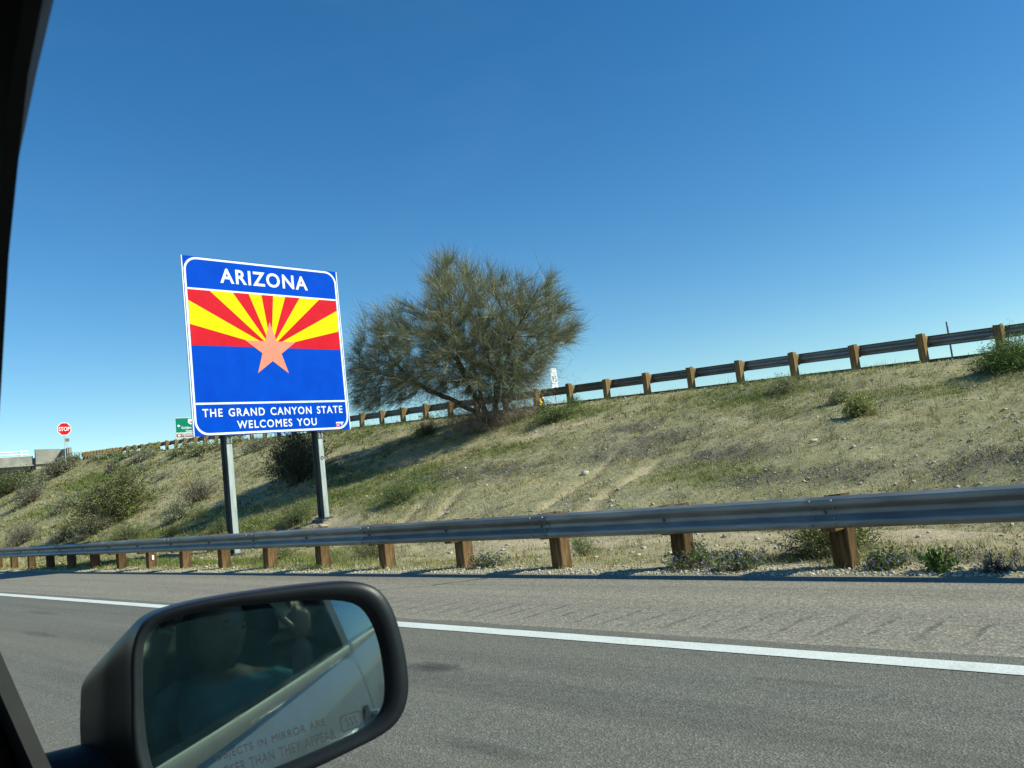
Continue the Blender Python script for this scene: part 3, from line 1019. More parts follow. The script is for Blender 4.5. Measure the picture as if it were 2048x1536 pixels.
# thin post with sign seen edge on, right
ex, ey = -9.7, 34.08
ez = 1.3 + (5.97 - 1.3) * 9.7 / 12
zb = gz(ex, ey)
edge = post_sign('edge_on_sign', (ex, ey, zb), 'narrow sign seen edge on with thin post above the upper rail at right')
MB().box((0, 0, ez - .35 - zb), (.05, .62, .78), Matrix.Rotation(math.radians(16), 3, 'Z'), .006).build('panel', M['bolt'], edge)
MB().box((0, .03, (ez - zb) / 2 - .2), (.055, .055, ez - zb + .2)).build('post', M['bolt'], edge)

# ------------------------------------------------------------------ overpass at the far left
BX = -104.0
br = empty('overpass', (BX, 20, 0))
tag(br, 'concrete road bridge with pale pipe railing crossing at far left', 'bridge')
bf = lambda x, y, z: Vector((x - BX, y - 20, z))
MB().box(bf(BX - 5, 0, 8.0), (9.4, 58.0, 0.55)).build('deck', M['concrete'], br)
for fx in (BX, BX - 10):
    MB().box(bf(fx, 0, 8.78), (0.3, 58.0, 1.0), None, .02).build('parapet', M['concrete'], br)
    MB().box(bf(fx + .06, 0, 8.24), (0.5, 58.0, 0.12)).build('cornice', M['concrete'], br)
for k in range(4):
    MB().box(bf(BX - 1.6 - 2.3 * k, 0, 7.25), (0.5, 57.5, 0.95)).build('girder', M['concrete'], br)
pale = pm('pale_painted_pipe', (0.55, 0.57, 0.57), (0.7, 0.72, 0.72), 3, .4, .3)
for fx in (BX, BX - 10):
    for z in (9.52, 9.86):
        MB().tube([bf(fx, -29, z), bf(fx, 28.6, z)], .06, 8).build('rail_pipe', pale, br)
    for k in range(20):
        MB().box(bf(fx, 27.9 - 2.9 * k, 9.55), (.14, .34, .6), None, .02).build('rail_post', pale, br)
MB().box(bf(BX - 5.0, 30.5, 6.9), (10.6, 2.6, 4.4), None, .03).build('abutment', M['concrete'], br)
mb = MB()
mb.prism([(29.15, 8.3), (32.4, 8.3), (32.4, 9.78), (31.6, 9.90), (29.15, 9.98)], lambda u, v, w: bf(BX + .28 + w, u, v), .30).build('wing_wall', M['concrete'], br)
MB().box(bf(BX + 1.7, 32.0, 8.7), (2.6, .34, 2.2), None, .02).build('end_wall', M['concrete'], br)
MB().box(bf(BX - 5, 29.0, 7.4), (9.4, .3, 1.4)).build('back_wall', M['concrete'], br)
for y_ in (-6.0, 14.0):
    for k in range(3):
        MB().tube([bf(BX - 1.8 - 3.2 * k, y_ + (1.2 if y_ > 0 else 0), -.3), bf(BX - 1.8 - 3.2 * k, y_ + (1.2 if y_ > 0 else 0), 7.0)], .5, 14).build('pier', M['concrete'], br, True)
# approach fill carrying the street beyond the bridge
mb = MB()
mb.box((BX - 5, 50, 3.9), (13, 36, 8.2), None, .2)
o = mb.build('street_embankment', M['concrete'])
tag(o, 'raised street behind the bridge end', 'embankment', kind='structure')
# ------------------------------------------------------------------ vegetation
def ribbons(P0, P1, w0, w1, rg):
    """flat tapered strips P0->P1 turned at random about their length; returns V (4n,3)"""
    d = P1 - P0
    L = np.linalg.norm(d, axis=1, keepdims=True) + 1e-9
    d = d / L
    r = rg.normal(size=d.shape)
    s = np.cross(d, r)
    s /= np.linalg.norm(s, axis=1, keepdims=True) + 1e-9
    w0 = np.broadcast_to(np.asarray(w0), (len(P0),))[:, None] / 2
    w1 = np.broadcast_to(np.asarray(w1), (len(P0),))[:, None] / 2
    V = np.stack([P0 - s * w0, P0 + s * w0, P1 + s * w1, P1 - s * w1], 1)
    return V.reshape(-1, 3)


def quads(n):
    i = np.arange(n)[:, None] * 4
    return np.concatenate([i, i + 1, i + 2, i + 3], 1)


def twig_strips(P, D, L, w, rg, segs=3, bend=0.25, droop=0.0):
    """curved tapered twigs; returns V, per-vertex parameter 0..1"""
    out, par = [], []
    p, d = P.copy(), D / (np.linalg.norm(D, axis=1, keepdims=True) + 1e-9)
    n = len(P)
    side = rg.normal(size=(n, 3))
    for k in range(segs):
        q = p + d * (L / segs)[:, None]
        r = np.cross(d, side)
        r /= np.linalg.norm(r, axis=1, keepdims=True) + 1e-9
        a, b = (w * (1 - k / segs) + 0.25 * w * k / segs)[:, None] / 2, (w * (1 - (k + 1) / segs) + 0.25 * w * (k + 1) / segs)[:, None] / 2
        out.append(np.stack([p - r * a, p + r * a, q + r * b, q - r * b], 1))
        par.append(np.tile(np.array([k, k, k + 1, k + 1]) / segs, (n, 1)))
        d = d + rg.normal(size=d.shape) * bend + np.array([0, 0, -droop])
        d /= np.linalg.norm(d, axis=1, keepdims=True)
        p = q
    V = np.stack(out, 1).reshape(-1, 3)
    return V, np.stack(par, 1).reshape(-1)


def leaf_cloud(C, size, rg, aspect=0.45):
    """small diamond leaves at points C"""
    n = len(C)
    a = rg.normal(size=(n, 3))
    a /= np.linalg.norm(a, axis=1, keepdims=True)
    b = np.cross(a, rg.normal(size=(n, 3)))
    b /= np.linalg.norm(b, axis=1, keepdims=True)
    s = (size * rg.uniform(0.6, 1.3, n))[:, None]
    V = np.stack([C - a * s * .5, C + b * s * aspect * .5, C + a * s * .5, C - b * s * aspect * .5], 1)
    return V.reshape(-1, 3)


def pal(rg, n, cols, per=4, var=0.18):
    """random colours from a small palette, one per piece, repeated for each of its vertices"""
    c = np.array(cols)
    i = rg.integers(0, len(c), n)
    k = c[i] * rg.uniform(1 - var, 1 + var, (n, 1))
    return np.repeat(k, per, 0)


# ---- the tree
TB = np.array([-22.46, 21.95, gz(-22.46, 21.95) - 0.05])
TR, TV = np.array([0.699, 0.715, 0.0]), np.array([-0.715, 0.699, 0.0])
KM = 0.00519


def tp(cx, cy, w=0.0):
    dx, dy = (cx - 1130) * KM, (cy - 1380) * KM
    u, v = dx * .994 - dy * .111, -dx * .111 - dy * .994
    return TR * u + np.array([0, 0, v]) + TV * w


CROWN = [(50, 880), (100, 770), (210, 590), (330, 500), (430, 440), (540, 500), (640, 430), (630, 290), (690, 200), (760, 80), (830, 60), (890, 130), (1000, 200), (1090, 180), (1180, 210), (1290, 290), (1400, 260), (1480, 330), (1560, 190), (1640, 270), (1620, 400), (1740, 490), (1810, 680), (1750, 740), (1660, 790), (1580, 900), (1550, 960), (1500, 1050), (1420, 1120), (1300, 1180), (1150, 1200), (1000, 1170), (850, 1130), (700, 1120), (600, 1130), (470, 1190), (300, 1270), (140, 1310), (60, 1230), (40, 1050)]
CROWN = [(950 + (a - 950) * .94, 860 + (b - 860) * .90) for a, b in CROWN]


def in_poly(x, y, P):
    c = np.zeros(len(x), bool)
    for (x1, y1), (x2, y2) in zip(P, P[1:] + P[:1]):
        k = ((y1 > y) != (y2 > y)) & (x < (x2 - x1) * (y - y1) / (y2 - y1 + 1e-12) + x1)
        c ^= k
    return c


def make_tree():
    rg = np.random.default_rng(3)
    root = empty('palo_verde_tree', TB)
    tag(root, 'wide twiggy desert tree with dark trunks and grey green broom branches on the hillside', 'tree')
    xs = rg.uniform(30, 1820, 9000)
    ys = rg.uniform(50, 1320, 9000)
    k = in_poly(xs, ys, CROWN)
    # thinner toward the outline so that the edge stays feathery
    xs, ys = xs[k][:3600], ys[k][:3600]
    cx = (xs - 930) / 920
    cy = (ys - 720) / 700
    D = 3.3 * np.sqrt(np.clip(1.05 - cx ** 2 * .8 - cy ** 2 * .75, 0.04, 1))
    w = rg.uniform(-1, 1, len(xs)) * D
    A = np.array([tp(a, b, c) for a, b, c in zip(xs, ys, w)])
    limbs = [[(1130, 1385, 0), (1150, 1250, 0), (1160, 1100, .05), (1140, 960, .1), (1095, 850, .1), (1090, 700, .2), (1060, 560, .1)],
             [(1140, 960, .1), (1190, 800, -.3), (1300, 650, -.5), (1420, 520, -.5)],
             [(1120, 1350, -.1), (1050, 1210, -.2), (960, 1100, -.3), (900, 960, -.4), (800, 760, -.3), (740, 600, -.1)],
             [(1090, 1330, .1), (980, 1240, .2), (850, 1170, .3), (700, 1110, .2), (590, 1060, .1), (470, 960, .2), (330, 800, .3)],
             [(590, 1060, .1), (420, 1010, -.4), (230, 960, -.6)],
             [(1160, 1100, .05), (1230, 950, .6), (1400, 800, 1.0), (1560, 720, 1.0)],
             [(960, 1100, -.3), (900, 930, -1.2), (850, 700, -1.6)],
             [(1050, 1210, -.2), (1020, 1000, .9), (930, 760, 1.6)],
             [(1160, 1100, .05), (1230, 900, -1.0), (1300, 700, -1.7)]]
    nodes, par = [], []
    look = {}

    def add(p, q):
        nodes.append(np.array(p))
        par.append(q)
        return len(nodes) - 1
    for L in limbs:
        prev = look.get(L[0])
        pts = [tp(*p) for p in L]
        if prev is None:
            prev = add(pts[0], -1)
            look[L[0]] = prev
        for i in range(1, len(L)):
            a, b = pts[i - 1], pts[i]
            m_ = max(1, int(np.linalg.norm(b - a) / .18))
            for j in range(1, m_ + 1):
                q = a + (b - a) * j / m_ + (rg.normal(size=3) * .03 if j < m_ else 0)
                prev = add(q, prev)
            look[L[i]] = prev
    # space colonisation
    A = A.astype(np.float32)
    N = np.array(nodes, np.float32)
    nd = np.full(len(A), 1e9, np.float32)
    ni = np.zeros(len(A), int)

    def upd(s):
        nonlocal nd, ni
        for i in range(s, len(N), 400):
            blk = N[i:i + 400]
            d2 = ((A[:, None, :] - blk[None]) ** 2).sum(2)
            j = d2.argmin(1)
            m_ = d2[np.arange(len(A)), j]
            k = m_ < nd
            nd[k] = m_[k]
            ni[k] = j[k] + i
    upd(0)
    STEP = .17
    for it in range(70):
        if len(A) == 0 or len(N) > 8500:
            break
        act = nd < 2.2 ** 2
        if not act.any():
            break
        dirs = np.zeros_like(N)
        v = A[act] - N[ni[act]]
        v /= np.linalg.norm(v, axis=1, keepdims=True) + 1e-9
        np.add.at(dirs, ni[act], v)
        g = np.unique(ni[act])
        d = dirs[g] + rg.normal(size=(len(g), 3)) * .25 + np.array([0, 0, .12])
        d /= np.linalg.norm(d, axis=1, keepdims=True) + 1e-9
        new = (N[g] + d * STEP).astype(np.float32)
        s = len(N)
        N = np.concatenate([N, new])
        par += list(g)
        upd(s)
        keep = nd > .22 ** 2
        A, nd, ni = A[keep], nd[keep], ni[keep]
    par = np.array(par)
    n = len(N)
    # radii from the tips down
    acc = np.zeros(n)
    kids = np.zeros(n, int)
    for i in range(n - 1, 0, -1):
        if kids[i] == 0:
            acc[i] = .006 ** 2.2
        if par[i] >= 0:
            acc[par[i]] += acc[i]
            kids[par[i]] += 1
    rad = np.clip(acc ** (1 / 2.2) * .95, .006, .16)
    rad = np.where(rad > .035, rad * 1.3, rad)
    has = par >= 0
    idx = np.where(has)[0]
    thick = idx[rad[idx] > .016]
    thin = idx[rad[idx] <= .016]
    # trunk and limbs: six-sided tubes
    P0, P1 = N[par[thick]], N[thick]
    r0, r1 = np.minimum(rad[par[thick]], rad[thick] * 1.35), rad[thick]
    d = P1 - P0
    d /= np.linalg.norm(d, axis=1, keepdims=True) + 1e-9
    ref = np.where(np.abs(d[:, 2:3]) < .9, np.array([[0, 0, 1.]]), np.array([[1., 0, 0]]))
    s = np.cross(d, ref)
    s /= np.linalg.norm(s, axis=1, keepdims=True)
    t_ = np.cross(d, s)
    V = []
    for (P, r) in ((P0 - d * .01, r0), (P1 + d * .01, r1)):
        for k in range(6):
            a = math.pi * k / 3
            V.append(P + (s * math.cos(a) + t_ * math.sin(a)) * r[:, None])
    V = np.stack(V, 1).reshape(-1, 3)
    b = np.arange(len(thick))[:, None] * 12
    F = np.concatenate([b + np.array([[k, (k + 1) % 6, 6 + (k + 1) % 6, 6 + k]]) for k in range(6)], 0)
    me = np_mesh('trunk', V, F, None, True)
    link('trunk', me, M['bark'], root)
    # fine branches and broom twigs
    Vs, Cs = [], []
    V = ribbons(N[par[thin]], N[thin], rad[thin] * 2.2, rad[thin] * 2, rg)
    Vs.append(V)
    Cs.append(pal(rg, len(thin), [(.085, .085, .045), (.11, .11, .055), (.07, .06, .04)]))
    end = thin
    rep = 14
    b = np.repeat(end, rep)
    dd = N[b] - N[par[b]]
    dd /= np.linalg.norm(dd, axis=1, keepdims=True) + 1e-9
    ctr = tp(1000, 1000)
    out = N[b] - ctr
    out /= np.linalg.norm(out, axis=1, keepdims=True) + 1e-9
    dr = dd * .6 + out * .75 + rg.normal(size=dd.shape) * .36 + np.array([0, 0, .10])
    lft = np.clip(-(N[b] @ TR) / 4.0 - .25, 0, 1) * np.clip(1 - N[b][:, 2] / 3.2, 0, 1)
    dr[:, 2] -= lft * .7
    L = rg.uniform(.25, .95, len(b)) * rg.uniform(.7, 1.15, len(b))
    w_ = rg.uniform(.007, .014, len(b))
    V, pr = twig_strips(N[b] - dd * rg.uniform(0, .22, (len(b), 1)) + rg.normal(size=dd.shape) * .05, dr, L, w_, rg, 4, .10)
    Vs.append(V)
    base = pal(rg, len(b), [(.17, .19, .10), (.25, .26, .14), (.42, .40, .25), (.17, .145, .10), (.09, .105, .055), (.32, .32, .19)], 16)
    Cs.append(base)
    # shorter twigs in the heart of the crown, shade put into their browner colour
    core = thin[np.linalg.norm(N[thin] - tp(1000, 880), axis=1) < 2.3]
    b2 = rg.choice(core, 14000)
    V, pr = twig_strips(N[b2] + rg.normal(size=(len(b2), 3)) * .08, rg.normal(size=(len(b2), 3)) * .7 + np.array([0, 0, .25]), rg.uniform(.12, .4, len(b2)), rg.uniform(.008, .014, len(b2)), rg, 3, .2)
    Vs.append(V)
    Cs.append(pal(rg, len(b2), [(.10, .10, .055), (.13, .115, .07), (.07, .075, .04), (.17, .15, .10)], 12))
    # dead hanging twigs inside the crown and round the foot
    dead = []
    for (ccx, ccy, rx, ry, rw, cnt) in ((1090, 760, 120, 140, .7, 700), (480, 1080, 260, 150, 1.5, 2200), (1000, 900, 400, 160, 1.6, 1500), (1380, 1000, 200, 130, 1.3, 2000), (1150, 1270, 300, 130, 1.3, 5200), (950, 1320, 190, 70, .9, 1800), (1350, 1230, 130, 90, .9, 1400), (800, 1150, 220, 90, 1.0, 900)):
        for _ in range(cnt):
            dead.append(tp(ccx + rg.normal() * rx * .6, min(ccy + rg.normal() * ry * .6, 1385), rg.normal() * rw * .6))
    dead = np.array(dead)
    dead[:, 2] = np.maximum(dead[:, 2], dead[:, 1] * .28 + .02)
    dr = rg.normal(size=dead.shape) * .8 + np.array([0, 0, -.25])
    V, pr = twig_strips(dead, dr, rg.uniform(.15, .5, len(dead)), rg.uniform(.006, .011, len(dead)), rg, 3, .3, .1)
    Vs.append(V)
    Cs.append(pal(rg, len(dead), [(.21, .165, .12), (.28, .23, .17), (.15, .12, .085), (.33, .28, .22)], 12))
    V = np.concatenate(Vs)
    link('crown', np_mesh('crown', V, quads(len(V) // 4), np.concatenate(Cs)), M['twig'], root)
    return root


make_tree()

# ---- shrubs
GREENS = [(.055, .085, .022), (.085, .12, .03), (.12, .15, .045), (.045, .065, .02)]
YGREEN = [(.16, .175, .05), (.22, .22, .075), (.12, .135, .04), (.26, .245, .10)]
DARKG = [(.035, .045, .018), (.055, .06, .025), (.08, .078, .035), (.025, .032, .014)]
GREYG = [(.17, .18, .115), (.22, .22, .14), (.12, .13, .08), (.27, .255, .16)]
DRY = [(.18, .16, .12), (.13, .12, .09), (.23, .21, .155), (.11, .12, .06)]
CREO = [(.065, .085, .018), (.095, .115, .028), (.045, .058, .015), (.13, .14, .04)]
BRIGHT = [(.09, .15, .03), (.13, .19, .045), (.06, .10, .022)]


def shrub(name, x, y, w, h, label, cols, cat='shrub', group='shrubs on the hillside', stems=40, leaves=900, ls=0.05, upright=0.5, stemcol=None, flowers=None, seed=None, asp=.45, fine=True, z=None):
    rg = np.random.default_rng(seed if seed is not None else int(abs(x * 131 + y * 977)) + 5)
    zb = gz(x, y) - .03 if z is None else z
    if x < -40 and 'creosote' not in name:
        w, h = w * .85, h * .85
    leaves = int(leaves * 1.25)
    ls *= 1.12
    cols = [tuple(1.55 * q for q in c_) for c_ in cols]
    stemcol = [tuple(1.4 * q for q in c_) for c_ in (stemcol or [(.11, .09, .06), (.16, .13, .09), (.08, .065, .05)])]
    root = empty(name, (x, y, zb))
    tag(root, label, cat, group)
    R_ = w / 2
    az = rg.uniform(0, 2 * math.pi, stems)
    el = np.arcsin(rg.uniform(.06 + .25 * upright, 1, stems))
    lob = .80 + .22 * np.sin(az * 3 + rg.uniform(0, 6)) * np.sin(az * 2 + rg.uniform(0, 6)) + rg.uniform(-.18, .18, stems)
    tip = np.stack([np.cos(az) * np.cos(el) * R_ * lob * 1.05, np.sin(az) * np.cos(el) * R_ * lob * 1.05, np.maximum(np.sin(el) * h * (.62 + .45 * rg.random(stems)), .05 * h)], 1)
    base = np.stack([rg.normal(0, .06 * w, stems), rg.normal(0, .06 * w, stems), np.zeros(stems)], 1)
    # follow the slope
    sl = (gz(x, y + .4) - gz(x, y - .4)) / .8 if z is None else 0
    base[:, 2] += base[:, 1] * sl
    tip[:, 2] += tip[:, 1] * sl * .8
    SV, SC = [], []
    mid = base + (tip - base) * .5 + rg.normal(size=base.shape) * .06 * w + np.array([0, 0, .08 * h])
    sw = max(.008, .012 * w)
    for a, b, w0, w1 in ((base, mid, sw, sw * .7), (mid, tip, sw * .7, sw * .3)):
        SV.append(ribbons(a, b, w0, w1, rg))
        SC.append(pal(rg, stems, stemcol or [(.10, .08, .055), (.16, .125, .09), (.07, .055, .04)]))
    # side twigs
    k = 5 if fine else 3
    tpar = rg.uniform(.2, 1.0, (stems, k))
    pos = np.where(tpar[..., None] < .5, base[:, None] + (mid - base)[:, None] * (tpar[..., None] * 2), mid[:, None] + (tip - mid)[:, None] * (tpar[..., None] * 2 - 1)).reshape(-1, 3)
    dr = np.repeat(tip - base, k, 0)
    dr /= np.linalg.norm(dr, axis=1, keepdims=True) + 1e-9
    dr = dr + rg.normal(size=dr.shape) * .6 + np.array([0, 0, .12])
    tl = rg.uniform(.12, .3, len(pos)) * max(w, h)
    V, _ = twig_strips(pos, dr, tl, np.full(len(pos), sw * .45), rg, 2, .25)
    SV.append(V)
    SC.append(pal(rg, len(pos), stemcol or [(.11, .09, .06), (.17, .14, .10)], 8))
    V = np.concatenate(SV)
    link('stems', np_mesh('stems', V, quads(len(V) // 4), np.concatenate(SC)), M['twig'], root)
    if leaves:
        dn = dr / (np.linalg.norm(dr, axis=1, keepdims=True) + 1e-9)
        i = rg.integers(0, len(pos), leaves)
        C = pos[i] + dn[i] * (tl[i] * rg.uniform(0, 1.05, leaves))[:, None] + rg.normal(size=(leaves, 3)) * .025 * max(w, h)
        C[:, 2] = np.maximum(C[:, 2], .01 + C[:, 1] * sl)
        V = leaf_cloud(C, np.full(leaves, ls), rg, asp)
        Cc = pal(rg, leaves, cols)
        if flowers is not None:
            m_ = leaves // 10
            j = rg.integers(0, leaves, m_)
            top = tip[rg.integers(0, stems, m_)] + rg.normal(size=(m_, 3)) * .03
            V = np.concatenate([V, leaf_cloud(top, np.full(m_, ls * .8), rg, .9)])
            Cc = np.concatenate([Cc, pal(rg, m_, flowers)])
        link('foliage', np_mesh('foliage', V, quads(len(V) // 4), Cc), M['leaf'], root)
    return root


VIO = [(.22, .17, .42), (.17, .13, .36), (.30, .24, .50)]
S = shrub
# right half of the hillside
S('broom_shrub', -4.85, 21.45, 1.9, .55, 'big fresh green broom shrub under the upper rail at right edge', GREENS + BRIGHT, stems=200, leaves=7500, ls=.075, upright=.5, asp=.2, stemcol=[(.07, .10, .03), (.10, .13, .04)])
S('broom_shrub', -3.5, 21.4, 1.5, .5, 'green broom shrub cut by the right edge of the view', GREENS + BRIGHT, stems=160, leaves=5500, ls=.075, upright=.5, asp=.2, stemcol=[(.07, .10, .03), (.10, .13, .04)])
S('low_shrub', -10.5, 21.6, 1.05, .45, 'pale green low shrub right under the upper rail above the stony slope', YGREEN + GREYG, stems=90, leaves=1500, ls=.05, asp=.3)
S('low_shrub', -8.15, 19.6, .62, .42, 'small pale shrub just behind the rounder yellow green bush', GREYG + YGREEN, stems=60, leaves=900, ls=.045)
S('round_shrub', -7.2, 18.2, .86, .50, 'round yellow green bush alone on the stony slope with dark shadow', YGREEN, stems=90, leaves=2200, ls=.05)
S('broom_shrub', -19.6, 23.5, .72, .50, 'small green tuft between two posts of the upper rail right of tree', BRIGHT, stems=70, leaves=700, ls=.07, upright=.9, asp=.18)
S('low_shrub', -20.9, 23.3, .95, .34, 'low dark green plants below the yellow sign', GREENS, stems=60, leaves=1000, ls=.06)
S('low_shrub', -19.0, 21.6, 1.7, .5, 'loose green weeds to the right of the tree trunk', GREENS + BRIGHT, stems=90, leaves=1700, ls=.06)
S('broom_shrub', -26.7, 22.2, 1.15, .68, 'dense dark green bush left of the tree trunk', DARKG + GREENS, stems=130, leaves=2200, ls=.06, upright=.7, asp=.25)
S('round_shrub', -31.0, 25.9, .75, .6, 'yellow green shrub seen under the upper rail left of the tree', YGREEN, stems=50, leaves=800, ls=.06)
# strip behind and beneath the near rail
S('round_shrub', -4.15, 9.15, 1.10, .50, 'wide feathery bush behind the nearest guardrail post', GREENS + YGREEN, stems=150, leaves=5200, ls=.032, group='plants by the guardrail')
S('low_shrub', -8.1, 9.5, .55, .38, 'light green wispy plant under the rail between two posts', BRIGHT, stems=70, leaves=1200, ls=.03, upright=.9, asp=.2, group='plants by the guardrail')
S('leafy_weed', -2.68, 7.95, .34, .30, 'upright leafy green weed at the shoulder edge near right', BRIGHT + GREENS, cat='weed', stems=26, leaves=420, ls=.05, upright=.8, group='plants by the guardrail')
S('dead_weed', -2.22, 7.97, .36, .16, 'dark withered weed flat on the gravel at far right', DRY, cat='weed', stems=60, leaves=300, ls=.03, stemcol=[(.035, .028, .024), (.06, .05, .04)], group='plants by the guardrail')
S('flowering_weed', -5.35, 8.25, .75, .24, 'low violet flowering weeds beside the second nearest post', GREENS, cat='weed', stems=60, leaves=1100, ls=.035, flowers=VIO, group='plants by the guardrail')
S('flowering_weed', -4.7, 8.05, .6, .22, 'violet flowered weeds in front of the wide feathery bush', GREENS, cat='weed', stems=50, leaves=900, ls=.035, flowers=VIO, group='plants by the guardrail')
S('flowering_weed', -3.2, 8.15, .5, .22, 'violet flowered weeds right of the nearest guardrail post', GREENS, cat='weed', stems=50, leaves=800, ls=.032, flowers=VIO, group='plants by the guardrail')
S('flowering_weed', -8.9, 8.3, .55, .24, 'violet flowered weeds right of the fourth nearest post', GREYG + GREENS, cat='weed', stems=50, leaves=800, ls=.035, flowers=VIO, group='plants by the guardrail')
S('low_shrub', -13.3, 9.4, 1.1, .50, 'soft green grass clump behind the rail right of the sign post', BRIGHT + YGREEN, stems=90, leaves=1500, ls=.05, upright=.8, asp=.16, group='plants by the guardrail')
S('low_shrub', -16.6, 9.3, .9, .42, 'green clump under the rail directly below the sign', GREENS + YGREEN, stems=70, leaves=1100, ls=.05, asp=.2, group='plants by the guardrail')
# foot of the slope
S('grass_clump', -18.9, 14.5, 1.3, .62, 'fresh green grass clump on the slope right of the sign post', BRIGHT, cat='grass clump', stems=120, leaves=1700, ls=.08, upright=1., asp=.12, group='green clumps at the foot of the slope')
S('grass_clump', -22.9, 13.5, 1.5, .55, 'fresh green grass clump between the two sign posts', BRIGHT, cat='grass clump', stems=120, leaves=1800, ls=.08, upright=1., asp=.12, group='green clumps at the foot of the slope')
S('grass_clump', -27.3, 13.2, 1.0, .5, 'small green grass clump left of the left sign post', BRIGHT + GREENS, cat='grass clump', stems=90, leaves=1100, ls=.08, upright=1., asp=.12, group='green clumps at the foot of the slope')
S('grass_clump', -35.1, 13.0, 1.8, .6, 'bright green grass patch behind the rail left of the sign', BRIGHT, cat='grass clump', stems=120, leaves=1500, ls=.09, upright=1., asp=.12, group='green clumps at the foot of the slope')
S('grass_clump', -31.0, 13.1, .8, .42, 'tiny green clump low behind the rail', GREENS, cat='grass clump', stems=60, leaves=700, ls=.08, asp=.15, group='green clumps at the foot of the slope')
# left of and behind the sign
S('creosote_bush', -29.3, 17.5, 3.0, 2.55, 'large dark bush directly behind the right sign post', DARKG, stems=170, leaves=6500, ls=.075, upright=.6)
S('creosote_bush', -31.0, 18.6, 2.2, 1.7, 'dark bush half hidden behind the sign posts', DARKG + GREYG, stems=110, leaves=3000, ls=.08, upright=.6)
S('dry_shrub', -43.5, 23.6, 2.2, .75, 'brownish shrub just below the sign panel', GREYG + DRY, stems=100, leaves=1500, ls=.08)
S('creosote_bush', -42.2, 15.3, 4.3, 2.35, 'big olive creosote bush on the left slope above the rail', CREO, stems=150, leaves=6000, ls=.11, upright=.5)
S('dry_shrub', -35.9, 16.5, 1.9, 1.15, 'grey purple dry shrub left of the sign post', DRY, stems=150, leaves=900, ls=.06)
S('dry_shrub', -34.0, 14.7, 1.3, .9, 'grey green shrub near the foot of the left sign post', GREYG, stems=100, leaves=1400, ls=.07)
S('dry_shrub', -70.9, 19.4, 3.2, 2.2, 'pale leafless shrub on the slope at far left', DRY + GREYG, stems=150, leaves=900, ls=.1)
S('dry_shrub', -82.8, 25.2, 4.4, 1.1, 'dark shrub below the bridge end', DRY + DARKG, stems=140, leaves=2200, ls=.14)
S('dry_shrub', -65.0, 23.4, 1.7, 1.15, 'small purple grey bush below the upper rail far left', DRY, stems=120, leaves=500, ls=.09, stemcol=[(.06, .045, .05), (.10, .08, .08)])
S('dry_shrub', -49.9, 20.8, .95, .55, 'tiny dry bush alone in the middle of the left slope', DRY, stems=70, leaves=300, ls=.07)
S('dry_shrub', -57.6, 22.8, 1.4, .75, 'small dark dry bush above the olive creosote', DRY, stems=80, leaves=400, ls=.08, stemcol=[(.07, .055, .05), (.12, .10, .09)])
S('round_shrub', -64.9, 26.3, 2.0, .85, 'round yellow green shrub against the upper rail', YGREEN, stems=90, leaves=2200, ls=.12)
S('round_shrub', -52.8, 24.9, 2.8, .6, 'grey green shrub spreading below the guide sign', GREYG + YGREEN, stems=110, leaves=2600, ls=.11)
S('round_shrub', -56.5, 25.4, 2.4, .55, 'pale shrub with yellow top under the guide sign', GREYG + YGREEN, stems=110, leaves=2600, ls=.11)
S('round_shrub', -50.2, 25.5, 1.8, .45, 'pale round shrub under the lower left sign corner', GREYG + YGREEN, stems=80, leaves=1700, ls=.10)
S('round_shrub', -76.0, 27.2, 2.2, .42, 'yellow green shrub before the closely set posts', YGREEN + GREYG, stems=80, leaves=1600, ls=.13)
S('round_shrub', -79.5, 27.4, 1.9, .38, 'pale shrub at the foot of the closely set posts', GREYG, stems=70, leaves=1300, ls=.13)
S('round_shrub', -70.0, 26.6, 2.4, .40, 'green shrub below the upper rail left of the round one', GREENS + GREYG, stems=80, leaves=1600, ls=.12)
S('dry_shrub', -63.4, 25.2, 2.8, .55, 'wide grey shrub on the slope under the upper rail', GREYG + DRY, stems=100, leaves=1700, ls=.11)
S('round_shrub', -87.5, 27.6, 3.0, .8, 'grey green shrub hiding the foot of the stop sign', GREYG + GREENS, stems=90, leaves=1900, ls=.15)
S('round_shrub', -90.5, 27.2, 3.2, .8, 'shrub between the stop sign and bridge end', GREYG + DRY, stems=90, leaves=1700, ls=.15)
S('dry_shrub', -50.0, 13.2, 2.4, 1.25, 'purple grey dry shrub low at the left edge above the rail', DRY, stems=140, leaves=700, ls=.08)
S('dry_shrub', -43.7, 13.4, 1.8, .85, 'dry tangle low above the rail left of the green patch', DRY + GREYG, stems=120, leaves=600, ls=.08)
S('dry_shrub', -41.0, 13.8, 2.4, 1.05, 'brown dry shrub in front of the olive creosote', DRY + GREENS, stems=130, leaves=1100, ls=.08)
S('dry_shrub', -88.0, 22.5, 4.8, 1.9, 'dark green shrub at the left edge under the bridge', DARKG + GREENS, stems=120, leaves=2600, ls=.16)
S('dry_shrub', -78.0, 21.6, 3.4, 1.9, 'grey green shrub on the far left slope below the bridge', GREYG + GREENS, stems=110, leaves=1900, ls=.13)
S('dry_shrub', -74.5, 16.5, 3.2, 1.7, 'dark weedy shrub at the left edge of the slope', DARKG + GREYG, stems=110, leaves=1800, ls=.12)
S('round_shrub', -96.0, 24.5, 4.4, 1.4, 'yellowish shrub under the bridge deck', YGREEN + DARKG, stems=90, leaves=1900, ls=.17)
S('dry_shrub', -56.0, 17.2, 2.2, 1.0, 'grey sage coloured shrub above the olive creosote', GREYG, stems=110, leaves=1200, ls=.09)
S('dry_shrub', -47.5, 17.9, 1.7, .9, 'dry grey shrub to the right of the olive creosote', DRY + GREYG, stems=100, leaves=700, ls=.08)


